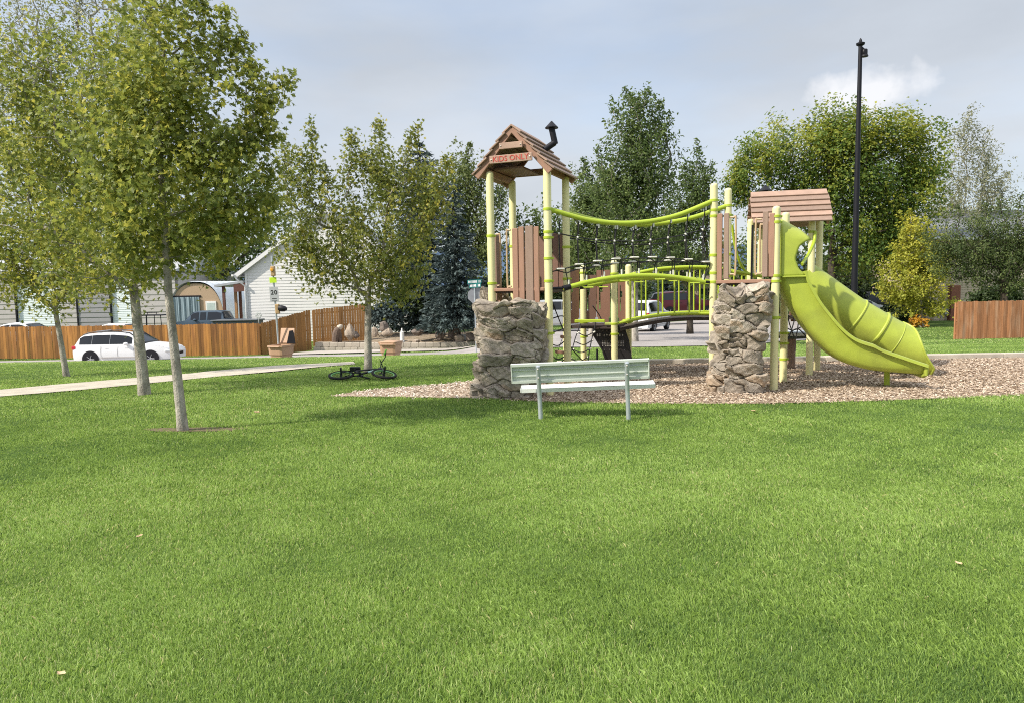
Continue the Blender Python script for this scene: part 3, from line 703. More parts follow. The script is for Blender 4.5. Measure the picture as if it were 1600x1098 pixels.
# net and panel behind the right tower
net = MB()
for l in ([(1228, 470, 13.0), (1232, 500, 13.2), (1240, 525, 13.6)], [(1246, 478, 13.4), (1240, 505, 13.3), (1232, 530, 13.2)], [(1228, 490, 13.0), (1236, 496, 13.3), (1248, 492, 13.4)], [(1228, 512, 13.0), (1240, 516, 13.3), (1258, 508, 13.6)], [(1250, 470, 13.5), (1248, 500, 13.4), (1244, 528, 13.4)], [(1230, 524, 13), (1246, 514, 13.3), (1262, 528, 13.6)]):
    net.tube(curve([P(*v) for v in l], 12), .011, 6)
net.build('climbing_net', m_rope, PG)
slotted(P(1240, 445, 13.9), P(1254, 445, 13.85), 1.0, 1.75, .30, m_pan)
mb = MB(); mb.tube([P(1176, 352, 13.0), P(1174, 445, 13.0)], .02, 8); mb.build('climbing_pole', m_blk, PG)
mb = MB(); mb.tube(curve([P(1144, 352, 13.2), P(1147, 376, 13.25), P(1153, 402, 13.3), P(1163, 422, 13.4), P(1180, 434, 13.5)], 20), .024, 10); mb.build('climbing_pole', m_lime, PG)
mb = MB(); mb.tube(curve([P(1274, 362, 13.2), P(1272, 378, 13.15), P(1263, 398, 12.9), P(1253, 413, 12.5)], 16), .03, 10); mb.build('support_bar', m_lime, PG)
mb = MB(); mb.tube([P(1146, 424, 13.3), P(1190, 432, 13.4)], .03, 10); mb.build('bridge_rail', m_lime, PG)

# ---- slides
def sweep(path, sides, prof_fn, th=.022):
    """open U section swept along a path: prof_fn(t) -> [(side, up)] ; double skin"""
    n = len(path); rows = []
    for i, p in enumerate(path):
        t = (path[min(i + 1, n - 1)] - path[max(i - 1, 0)]).normalized(); sd = sides(i / (n - 1)); sd = (sd - t * sd.dot(t)).normalized(); u = sd.cross(t)
        if u.z < 0: u = -u
        pr = prof_fn(i / (n - 1)); m_ = len(pr); inner = []
        for j in range(m_):
            a = Vector(pr[max(j - 1, 0)]); b = Vector(pr[min(j + 1, m_ - 1)]); d = (b - a).normalized(); nn = Vector((-d.y, d.x))
            inner.append((pr[j][0] + nn.x * th, pr[j][1] + nn.y * th))
        rows.append([p + sd * x + u * y for x, y in list(pr) + inner[::-1]])
    return rows
# straight-run wavy slide at the front; 'right hand' side vector points away from the camera
ax = Vector((.985, -.17, 0)).normalized(); sdv = Vector((.17, .985, 0)).normalized()
def prof1(t):
    w = .285; h = .40 if t < .75 else lerp(.40, .16, (t - .75) / .25); fl = .03
    return [(-w - fl - .03, h - .03), (-w - fl - .028, h), (-w - fl, h + .006), (-w - .012, h - .02), (-w, h * .55), (-w + .012, .09), (-w + .06, .02), (-w * .5, 0), (0, -.004), (w * .5, 0), (w - .06, .02), (w - .012, .09), (w, h * .55), (w + .012, h - .02), (w + fl, h + .006), (w + fl + .028, h), (w + fl + .03, h - .03)]
near_e = [(4.40, 1.86), (4.46, 1.62), (4.66, 1.24), (4.86, .96), (5.05, .73), (5.25, .55), (5.46, .43), (5.80, .325), (6.2, .28), (6.58, .25)]
base = Vector((4.45, 11.84, 0))
pth = curve([base + ax * ((X * 1.012 - 4.45) / ax.x) + UP * z for X, z in near_e], 60)
rows = sweep(pth, lambda t: sdv, prof1)
mb = MB(); mb.grid(rows, closeu=True); mb.face(rows[0]); mb.face(rows[-1][::-1])
s1 = mb.build('slide', m_slide, PG, sharp=60)
mb = MB(); e_ = pth[-1]; mb.tube([e_ - sdv * .31 + UP * .17 + ax * .0, e_ - sdv * .30 + UP * .02, e_ - sdv * .2 - UP * .015, e_ + sdv * .2 - UP * .015, e_ + sdv * .30 + UP * .02, e_ + sdv * .31 + UP * .17], .035, 10); mb.build('exit_lip', m_slide, s1)
# hood: an arch over the entry, its front edge cut back in a curve
rows = []; W_, Hh = .325, .98
hb = base + ax * .02 + UP * 1.86
for k in range(41):
    f = k / 40; th_ = f * math.pi
    if f < .36: sx, hz = -W_, lerp(0, .66, f / .36)
    elif f > .64: sx, hz = W_, lerp(.66, 0, (f - .64) / .36)
    else:
        a = (f - .36) / .28 * math.pi; sx, hz = -W_ * math.cos(a), .66 + .30 * math.sin(a)
    hh = hz / .96
    ln = np.interp(hh, [0, .04, .12, .30, .5, .66, .74, .82, .9, 1.0], [.36, .35, .26, .20, .26, .38, .44, .41, .36, .30])
    dz = np.interp(hh, [0, .6, 1], [0, 0, -.02])
    rows.append([hb + sdv * sx + UP * (hz - (.22 * (u_ / .45) if hh > .85 else .0) * 0 ) + ax * u_ for u_ in np.linspace(-.02, ln, 8)])
# slope the top of the arch down outward
for r_ in rows:
    for v in r_:
        o_ = (v - hb).dot(ax); hz = v.z - hb.z
        if hz > .5: v.z -= (hz - .5) / .46 * o_ * .62
mb = MB(); mb.grid(rows); hd = mb.build('slide_hood', m_slide, PG, flip=True)
md = hd.modifiers.new('thickness', 'SOLIDIFY'); md.thickness = .03; md.offset = 0
mb = MB(); mb.tube([hb - sdv * .34 + UP * .0 + ax * .0, hb - sdv * .35 + ax * .36], .014, 8); mb.build('seam', m_slide, hd)
q = G(1396, 606); mb = MB(); mb.tube([Vector((q.x, 11.75, -.03)), Vector((q.x, 11.75, .30))], .045, 12); mb.build('slide_leg', m_lime, s1)
# wide ribbed chute from the roofed tower
pth2 = curve([P(*v) for v in ((1248, 438, 13.6), (1281, 461, 13.5), (1326, 493, 13.4), (1359, 513, 13.32), (1388, 530, 13.25), (1412, 541.5, 13.2), (1434, 547.5, 13.14), (1454, 549, 13.08))], 77)
R2 = .395; rows = []; NR = 44; n2 = len(pth2)
for sk in (0, 1):
    for i in (range(n2) if sk == 0 else range(n2 - 1, -1, -1)):
        p = pth2[i]; f = i / (n2 - 1); t_ = (pth2[min(i + 1, n2 - 1)] - pth2[max(i - 1, 0)]).normalized(); sd_ = t_.cross(UP).normalized(); dn = t_.cross(sd_).normalized()
        if dn.z > 0: dn = -dn
        cov = np.interp(f, [0, .60, .68, .76, .86, .94, 1], [179.6, 179.6, 165, 132, 92, 66, 50]); r_ = (R2 - .025 * sk) * np.interp(f, [0, .9, 1], [1, 1, 1.12])
        rows.append([p + (dn * math.cos(R(a)) + sd_ * math.sin(R(a))) * r_ for a in np.linspace(-cov, cov, NR)])
mb = MB(); mb.grid(rows, closev=True); s2 = mb.build('tube_slide', m_slide, PG, sharp=60)
mb = MB(); mb.tube([r[0] for r in rows[int(n2 * .6):n2]] + rows[n2 - 1] + [r[-1] for r in rows[int(n2 * .6):n2]][::-1], .020, 8); mb.build('exit_lip', m_slide, s2)
n2 = len(pth2)
for f, rr in ((.315, .020), (.475, .030), (.60, .010)):
    i = int(f * (n2 - 1)); half_n = 25; row = rows[i]; mb = MB(); mb.tube(row[:-1], rr, 8, close=True); mb.build('rib', m_slide, s2)

# ---- sculpted rock climbing walls
def rockwall(name, c, ux, prof, dep, seed, zt, topjit=.05):
    """ux: direction along the face; prof: list of (z, left, right) extents; dep: half depth"""
    rg = np.random.default_rng(seed); vy = Vector((-ux.y, ux.x, 0)); NS, NZ = 230, 150
    zsn = np.array([p[0] for p in prof]); lf = np.array([p[1] for p in prof]); rt = np.array([p[2] for p in prof])
    th = np.linspace(0, 2 * np.pi, NS, endpoint=False); zz = np.linspace(-.05, 1, NZ)
    TH, ZZ = np.meshgrid(th, zz); Zm = ZZ * zt
    l = np.interp(Zm, zsn, lf); r = np.interp(Zm, zsn, rt); hw = (r - l) / 2; mid = (r + l) / 2
    n_ = 4.5; ct, st = np.cos(TH), np.sin(TH); k = (np.abs(ct) ** n_ + np.abs(st) ** n_) ** (-1 / n_)
    X = mid + hw * k * ct; Y = dep * k * st
    per = hw.mean() * 2 + dep * 2; sarc = TH / (2 * np.pi) * (per * 2)
    # warped, wide-cell voronoi blocks
    def fb(a, b, s, ph): return np.sin(a * s + ph) * np.cos(b * s * 1.3 + ph * 2) + .5 * np.sin(a * s * 2.3 + b * s * 1.7 + ph * 3)
    Lp = per * 2
    def vor(cs, cz, jit, warp):
        a = sarc + warp * fb(sarc * 2 * np.pi / Lp * 3, Zm, 2.0, seed * 1.1); b = Zm + warp * .8 * fb(sarc * 2 * np.pi / Lp * 4, Zm * 2.2, 1.5, seed * .7) + .25 * (a % .9 - .45) * .5
        na, nb = max(3, int(Lp / cs)), int(zt / cz) + 2
        pa = []; pb = []
        for j in range(-1, nb + 1):
            for i in range(na):
                pa.append((i + .5 * (j % 2) + rg.uniform(-jit, jit)) * Lp / na); pb.append((j + .5 + rg.uniform(-jit, jit) * .8) * cz)
        pa = np.array(pa); pb = np.array(pb); d1 = np.full(a.shape, 9.0); d2 = np.full(a.shape, 9.0); idx = np.zeros(a.shape, int)
        for i in range(len(pa)):
            da = np.abs((a - pa[i] + Lp / 2) % Lp - Lp / 2); db = (b - pb[i]) * cs / cz; d = np.maximum(da, np.abs(db)) * .72 + np.hypot(da, db) * .3
            m1 = d < d1; d2 = np.where(m1, d1, np.minimum(d2, d)); d1 = np.where(m1, d, d1); idx = np.where(m1, i, idx)
        da = (a - pa[idx] + Lp / 2) % Lp - Lp / 2; db = b - pb[idx]
        return idx, d2 - d1, da, db, len(pa)
    i1, e1, da, db, n1 = vor(.40, .185, .46, .018)
    H_ = rg.uniform(-.075, .07, n1)[i1] + da * rg.uniform(-.24, .24, n1)[i1] + db * rg.uniform(-.1, .55, n1)[i1]
    H_ -= .055 * np.exp(-(e1 / .022) ** 1.4)
    i2, e2, da2, db2, n2_ = vor(.20, .085, .46, .02); big = rg.random(n1)[i1] < .32
    H_ += np.where(big, rg.uniform(-.028, .03, n2_)[i2] + da2 * rg.uniform(-.3, .3, n2_)[i2] + db2 * rg.uniform(-.2, .5, n2_)[i2] - .026 * np.exp(-(e2 / .014) ** 1.4), 0)
    H_ += .007 * fb(sarc, Zm, 22, 1) + .004 * fb(sarc, Zm, 47, 2) + rg.normal(0, .0012, H_.shape)
    H_ = np.clip(H_, -.13, .13)
    nx_ = np.sign(ct) * np.abs(ct) ** (n_ - 1) / np.maximum(hw, .1); ny_ = np.sign(st) * np.abs(st) ** (n_ - 1) / dep; nl = np.hypot(nx_, ny_); nx_ /= nl; ny_ /= nl
    X = X + nx_ * H_; Y = Y + ny_ * H_
    topmod = 1 + topjit * (fb(sarc * 2 * np.pi / Lp * 2, Zm * 0, 1.7, seed) ) * np.clip((ZZ - .8) / .2, 0, 1)
    Zf = Zm * topmod
    V = np.array([c.x, c.y, 0]) + X[..., None] * np.array(ux) + Y[..., None] * np.array(vy); V[..., 2] = Zf
    cell = rg.uniform(0, 1, n1)[i1] * .7 + .3 * rg.uniform(0, 1, n2_)[i2]; crev = np.exp(-(e1 / .03) ** 1.3)
    Vl = [V.reshape(-1, 3)]; T_ = [np.clip(cell, 0, 1).ravel()]
    # cap: shrinking rings
    cen = V[-1].mean(0); last = V[-1]; base_i = (NZ - 1) * NS; tot = NZ * NS; rings = [np.arange(base_i, base_i + NS)]
    for f in (.93, .82, .65, .45, .25, .08):
        ring = cen + (last - cen) * f; ring[:, 2] += .03 * (1 - f) + .025 * fb(ring[:, 0] * 6, ring[:, 1] * 6, 2.2, seed); Vl.append(ring); T_.append(np.clip(cell[-1], 0, 1)); rings.append(np.arange(tot, tot + NS)); tot += NS
    Id = np.arange(NZ * NS).reshape(NZ, NS); Fq = [np.stack([Id[:-1], np.roll(Id[:-1], -1, 1), np.roll(Id[1:], -1, 1), Id[1:]], -1).reshape(-1, 4)]
    for a, b in zip(rings[:-1], rings[1:]): Fq.append(np.stack([a, np.roll(a, -1), np.roll(b, -1), b], -1))
    Fq = np.concatenate(Fq); V = np.concatenate(Vl); V -= np.array(PG.location)
    Fq = np.concatenate([Fq, np.stack([rings[-1][:-3:2][: NS // 2 - 2], rings[-1][1:-2:2][: NS // 2 - 2], rings[-1][2:-1:2][: NS // 2 - 2], rings[-1][2:-1:2][: NS // 2 - 2]], -1)]) if False else Fq
    me = np_mesh(name, V, Fq, 4, False, np.concatenate(T_)); o = link(name, me, m_rock, PG); return o
m, t, b = newmat('sculpted_rock')
at_ = nd(t, 'ShaderNodeAttribute', attribute_name='tone'); cr = nd(t, 'ShaderNodeValToRGB'); e = cr.color_ramp.elements
e[0].color = (.22, .18, .135, 1); e[1].color = (.47, .415, .33, 1)
for ps, cc in ((.3, (.31, .265, .215, 1)), (.65, (.37, .325, .265, 1)), (.88, (.32, .235, .16, 1))): k_ = e.new(ps); k_.color = cc
tcn = nd(t, 'ShaderNodeTexCoord'); n1_ = nd(t, 'ShaderNodeTexNoise'); n1_.inputs['Scale'].default_value = 14; n1_.inputs['Detail'].default_value = 8; n1_.inputs['Roughness'].default_value = .7; t.links.new(tcn.outputs['Object'], n1_.inputs['Vector'])
n3_ = nd(t, 'ShaderNodeTexNoise'); n3_.inputs['Scale'].default_value = 3.2; n3_.inputs['Detail'].default_value = 5; t.links.new(tcn.outputs['Object'], n3_.inputs['Vector'])
m3_ = nd(t, 'ShaderNodeMapRange'); m3_.inputs[1].default_value = .3; m3_.inputs[2].default_value = .7; m3_.inputs[3].default_value = .72; m3_.inputs[4].default_value = 1.3; t.links.new(n3_.outputs[0], m3_.inputs[0])
mr_ = nd(t, 'ShaderNodeMapRange'); mr_.inputs[1].default_value = .3; mr_.inputs[2].default_value = .7; mr_.inputs[3].default_value = .55; mr_.inputs[4].default_value = 1.35; t.links.new(n1_.outputs[0], mr_.inputs[0])
mm_ = nd(t, 'ShaderNodeMath', operation='MULTIPLY'); t.links.new(mr_.outputs[0], mm_.inputs[0]); t.links.new(m3_.outputs[0], mm_.inputs[1])
sc2 = nd(t, 'ShaderNodeVectorMath', operation='SCALE'); t.links.new(at_.outputs['Fac'], cr.inputs[0]); t.links.new(cr.outputs[0], sc2.inputs[0]); t.links.new(mm_.outputs[0], sc2.inputs['Scale']); t.links.new(sc2.outputs[0], b.inputs['Base Color'])
bp_ = nd(t, 'ShaderNodeBump'); bp_.inputs['Strength'].default_value = .7; bp_.inputs['Distance'].default_value = .012
n2b = nd(t, 'ShaderNodeTexNoise'); n2b.inputs['Scale'].default_value = 45; n2b.inputs['Detail'].default_value = 6; t.links.new(tcn.outputs['Object'], n2b.inputs['Vector']); t.links.new(n2b.outputs[0], bp_.inputs['Height']); t.links.new(bp_.outputs[0], b.inputs['Normal'])
b.inputs['Roughness'].default_value = .9; m_rock = m
def rk(pxs, Y, cpx):
    c = P(cpx, 445, Y); out = []
    for py, l, r in pxs[::-1]:
        z = P(cpx, py, Y).z; out.append((z, (l - cpx) * Y / FPX, (r - cpx) * Y / FPX))
    return c, out
c_, pr_ = rk([(466, 741, 850), (478, 738, 851), (500, 741, 852), (525, 748, 852), (558, 750, 852), (566, 742, 850), (585, 740, 845), (619, 735, 828)], 11.25, 795)
rockwall('rock_wall', c_, aL, pr_, .24, 3, P(795, 476, 11.25).z)
c_, pr_ = rk([(446, 1131, 1194), (458, 1127, 1202), (480, 1121, 1201), (506, 1117, 1196), (526, 1117, 1195), (560, 1118, 1187), (566, 1111, 1191), (610, 1110, 1194)], 11.42, 1157)
rockwall('rock_wall', c_, Vector((.94, -.34, 0)).normalized(), pr_, .24, 11, P(1157, 453, 11.42).z)
rockwall('rock_wall', Vector((-.30, 12.75, 0)), rL, [(0, -.42, .42), (1.7, -.34, .34)], .2, 21, 1.70)

# ============================================================ things on the playground ground
q = P(1236, 578, 14.4); q.z = 0
PT = thing('play_table', 'round play table with pale top on a brown post, behind the right tower', 'table', q)
mb = MB(); mb.lathe(q - UP * .02, [(.085, 0), (.08, .3), (.09, .5), (.085, .66)], 12); mb.build('pedestal', m_plankg, PT)
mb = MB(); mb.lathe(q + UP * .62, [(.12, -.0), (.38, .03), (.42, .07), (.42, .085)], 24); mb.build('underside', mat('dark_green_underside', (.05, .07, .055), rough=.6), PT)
mb = MB(); mb.lathe(q + UP * .705, [(.425, 0), (.43, .01), (.43, .05), (.41, .065)], 28); mb.build('table_top', mat('pale_table_top', (.62, .66, .66), rough=.5), PT)

# ---- bench
bl, br = G(845, 654.5), G(982, 656)
bl.z = Z(bl.x, bl.y); br.z = Z(br.x, br.y)
bo = (bl + br) / 2; BE = thing('park_bench', 'pale green slatted metal park bench seen from behind, on galvanised pipe legs', 'bench', bo)
xa = (br - bl); xa.z = 0; sp_ = xa.length / 2; xa.normalize(); fw = Vector((-xa.y, xa.x, 0))
m_bw = mat('pale_green_white_paint', (.56, .60, .54), rough=.42, var=.06, scale=4, spec=.45)
m_bg = mat('faded_green_paint', (.50, .58, .47), rough=.5, var=.10, scale=5)
for s in (-1, 1):
    f = bo + xa * (s * sp_); mb = MB()
    mb.tube(curve([f - UP * .03, f + UP * .30, f + UP * .42 - fw * .012, f + UP * .62 - fw * .055, f + UP * .755 - fw * .085], 20), .030, 12)
    mb.tube([f + UP * .755 - fw * .085, f + UP * .765 - fw * .087], [.030, .012], 12)
    mb.build('leg', m_galv, BE)
    mb = MB(); mb.tube(curve([f + UP * .24 + fw * .02, f + UP * .33 + fw * .10, f + UP * .365 + fw * .22, f + UP * .37 + fw * .46], 14), .024, 10); mb.build('seat_arm', m_galv, BE)
def slab(cc, L_, w_, ydir, ndir, name, m1, m2):
    """extruded channel plank: skin + lips + ribs on the under/back side"""
    mb = MB(); Mx = Matrix((xa, ydir, ndir)).transposed()
    mb.box(cc, (L_, w_, .008), rot=Mx)
    for k_ in (-1, 1):
        mb.box(cc + ydir * (k_ * (w_ / 2 - .006)) - ndir * .020, (L_, .012, .05), rot=Mx, bev=.003)
        mb.box(cc + ydir * (k_ * (w_ / 2 - .016)) - ndir * .046, (L_ - .004, .032, .006), rot=Mx)
        mb.box(cc + xa * (k_ * (L_ / 2 + .006)) - ndir * .018, (.014, w_ + .004, .055), rot=Mx, bev=.003)
    for k_ in (-.16, .16):
        mb.box(cc + ydir * (k_ * w_) - ndir * .016, (L_ - .01, .010, .014), rot=Mx)
    return mb.build(name, m1, BE)
tilt = .16; yb = (UP * math.cos(tilt) - fw * math.sin(tilt)).normalized(); nb_ = (fw * math.cos(tilt) + UP * math.sin(tilt)).normalized()
cb_ = bo + UP * .665 - fw * .0 + fw * .02 - xa * .035
slab(cb_, 1.80, .262, yb, nb_, 'backrest', m_bw, m_bg)
ys_ = (fw * math.cos(.06) + UP * math.sin(.06)).normalized(); ns_ = (UP * math.cos(.06) - fw * math.sin(.06)).normalized()
slab(bo + UP * .425 + fw * .335 + xa * .06, 1.80, .27, ys_, ns_, 'seat', mat('pale_seat_paint', (.74, .76, .73), rough=.4, var=.05), m_bg)
mb = MB()
for s in (-1, 1):
    for z_ in (.60, .72): mb = MB(); mb.lathe(bo + xa * (s * sp_) + UP * z_ - fw * (.055 + (z_ - .6) * .24 + .026), [(.012, 0), (.012, .008), (.005, .012)], 8, axis=-fw); mb.build('bolt', m_bolt, BE)
BE.rotation_mode = 'QUATERNION'; BE.rotation_quaternion = Matrix.Rotation(R(-1.9), 3, fw).to_quaternion()

# ---- BMX bike lying on its side
bq = G(567, 594); bq.z = Z(bq.x, bq.y)
BK = thing('bicycle', 'black and green kids bicycle lying on its side in the grass by the middle tree', 'bicycle', bq)
m_tyre = mat('tyre_rubber', (.014, .014, .015), rough=.8, var=.1); m_rim = mat('green_rim', (.20, .45, .16), rough=.4); m_bf = mat('black_frame', (.015, .018, .02), rough=.35)
m_grn = mat('bright_green_plastic', (.25, .75, .10), rough=.4); m_teal = mat('pale_mint_paint', (.42, .62, .55), rough=.4)
def wheel(x, turn=0.0):
    T = Matrix.Translation((x, 0, .255)) @ Matrix.Rotation(turn, 4, 'Z'); mb = MB(); ring = [T @ Vector((math.cos(a) * .228, 0, math.sin(a) * .228)) for a in np.linspace(0, 2 * np.pi, 33)[:-1]]
    mb.tube(ring, .027, 8, close=True); w = mb.build('wheel', m_tyre, BK, world=False)
    mb = MB(); mb.tube([T @ Vector((math.cos(a) * .198, 0, math.sin(a) * .198)) for a in np.linspace(0, 2 * np.pi, 33)[:-1]], .016, 6, close=True); mb.build('rim', m_rim, w, world=False)
    mb = MB()
    for k_ in range(14):
        a = k_ / 14 * 2 * np.pi; mb.tube([T @ Vector((0, .02 * (-1) ** k_, 0)), T @ Vector((math.cos(a) * .198, 0, math.sin(a) * .198))], .0022, 4)
    mb.tube([T @ Vector((0, -.05, 0)), T @ Vector((0, .05, 0))], .022, 8); mb.build('spokes', m_bf, w, world=False)
    mb = MB()
    for s in (-1, 1): mb.tube([T @ Vector((0, s * .055, 0)), T @ Vector((0, s * .155, 0))], .02, 10)
    mb.build('axle_peg', m_bf, w, world=False)
wheel(-.42); wheel(.42, .18)
hd_ = Vector((.31, 0, .60)); bb = Vector((-.06, 0, .28)); st_ = Vector((-.17, 0, .52)); mb = MB()
mb.tube([hd_ + Vector((.02, 0, -.07)), hd_ + Vector((-.03, 0, .06))], .024, 10); mb.tube([hd_, bb], .02, 10); mb.tube([hd_ + Vector((-.015, 0, .03)), st_], .017, 10); mb.tube([bb, st_ + Vector((-.02, 0, .05))], .017, 10)
for s in (-1, 1): mb.tube([st_ + Vector((0, s * .02, 0)), Vector((-.42, s * .06, .255)), bb + Vector((0, s * .02, 0))], .010, 8)
mb.build('frame', m_bf, BK, world=False)
mb = MB(); mb.tube([hd_.lerp(bb, .25), hd_.lerp(bb, .62)], .0225, 10); mb.build('frame_decal', m_teal, BK, world=False)
mb = MB(); Tf = Matrix.Rotation(.5, 4, 'Z')
for s in (-1, 1): mb.tube([Vector((.345, s * .055, .50)), Vector((.42, s * .062, .255))], .013, 8)
mb.tube([Vector((.345, -.06, .50)), Vector((.345, .06, .50))], .016, 8); mb.build('fork', m_bf, BK, world=False)
mb = MB(); stem = Vector((.30, 0, .70)); hbp = []
for s in (-1, 1): mb.tube([stem, stem + Vector((.02, s * .10, .03)), stem + Vector((.03 - s * .06, s * .17, .17)), stem + Vector((-.02 - s * .13, s * .31, .19))], .011, 8)
mb.tube([stem, hd_], .018, 8); mb.tube([stem + Vector((-.02, -.15, .13)), stem + Vector((.08, .15, .13))], .009, 6); hb_ = mb.build('handlebar', m_bf, BK, world=False)
for s in (-1, 1):
    mb = MB(); e_ = stem + Vector((-.02 - s * .13, s * .31, .19)); d_ = Vector((-.07 * s, s * .14, .02)).normalized(); mb.tube([e_ - d_ * .10, e_ + d_ * .02], .017, 10); mb.build('grip', m_grn, hb_, world=False)
mb = MB(); mb.box(st_ + Vector((-.03, 0, .13)), (.22, .10, .04), bev=.018); mb.tube([st_, st_ + Vector((-.03, 0, .12))], .014, 8); mb.build('saddle', m_bf, BK, world=False)
mb = MB(); mb.lathe(bb + Vector((0, .03, 0)), [(.075, 0), (.075, .006)], 20, axis=Vector((0, 1, 0))); mb.tube([bb + Vector((0, .05, 0)), bb + Vector((.15, .055, -.04))], .010, 6); mb.tube([bb + Vector((0, -.05, 0)), bb + Vector((-.15, -.055, .04))], .010, 6)
mb.tube([bb + Vector((0, -.05, 0)), bb + Vector((0, .05, 0))], .025, 8); cr_ = mb.build('crank', m_bf, BK, world=False)
for s, dx in ((1, .15), (-1, -.15)):
    mb = MB(); mb.box(bb + Vector((dx, s * .10, -.04 * s)), (.09, .09, .025), bev=.006); mb.build('pedal', m_bf, cr_, world=False)
BK.matrix_world = Matrix.Translation(bq + UP * .11) @ Matrix.Rotation(R(4), 4, 'Z') @ Matrix.Rotation(R(-80), 4, 'X') @ Matrix.Translation((0, 0, -.25))
# ============================================================ trees
def barkmat(name, c1, c2, scale=9):
    return mat(name, c1, rough=.95, var=.38, scale=scale, stretch=(1, 1, .45), bump=.9, bscale=scale * 4, col2=c2, spec=.15, thr=(.46, .62), detail=8)
m_bark = barkmat('pale_grey_bark', (.40, .365, .31), (.24, .215, .18), 16); m_dbark = barkmat('dark_bark', (.085, .07, .055), (.05, .04, .03)); m_wbark = barkmat('whitish_bark', (.38, .36, .31), (.2, .19, .16))
def leaf_shapes(kind):
    if kind == 'maple': return np.array([(0, 0), (.22, -.10), (.50, -.30), (.46, -.08), (.72, -.40), (.70, -.14), (1.0, 0), (.70, .14), (.72, .40), (.46, .08), (.50, .30), (.22, .10)]) * np.array([1.0, 1.25])
    if kind == 'oval': return np.array([(0, 0), (.3, -.24), (.7, -.2), (1, 0), (.7, .2), (.3, .24)])
    if kind == 'blade': return np.array([(0, 0), (.4, -.16), (1, 0), (.4, .16)])
    if kind == 'clump': return np.array([(0, -.12), (.35, -.42), (.62, -.20), (1, -.30), (.84, .02), (1.05, .28), (.6, .22), (.38, .45), (0, .12)])
def leaves(pos, size, rg, kind, outward, upb=.5, droop=.3):
    n = len(pos); nv = rg.normal(0, 1, (n, 3)); nv /= np.linalg.norm(nv, axis=1)[:, None]; nv = nv + np.array([0, 0, upb]) + outward * .45; nv /= np.linalg.norm(nv, axis=1)[:, None]
    t = rg.normal(0, 1, (n, 3)) + outward * .6 - np.array([0, 0, droop]); t -= nv * (t * nv).sum(1)[:, None]; t /= np.linalg.norm(t, axis=1)[:, None]; b = np.cross(nv, t)
    sh = leaf_shapes(kind); m_ = len(sh); s = size * rg.uniform(.6, 1.25, n)
    V = pos[:, None, :] + (t[:, None, :] * sh[None, :, 0, None] + b[:, None, :] * sh[None, :, 1, None] + nv[:, None, :] * (-.25 * (sh[None, :, 0, None]) ** 2 + .35 * np.abs(sh[None, :, 1, None]))) * s[:, None, None]
    return V.reshape(-1, 3), m_
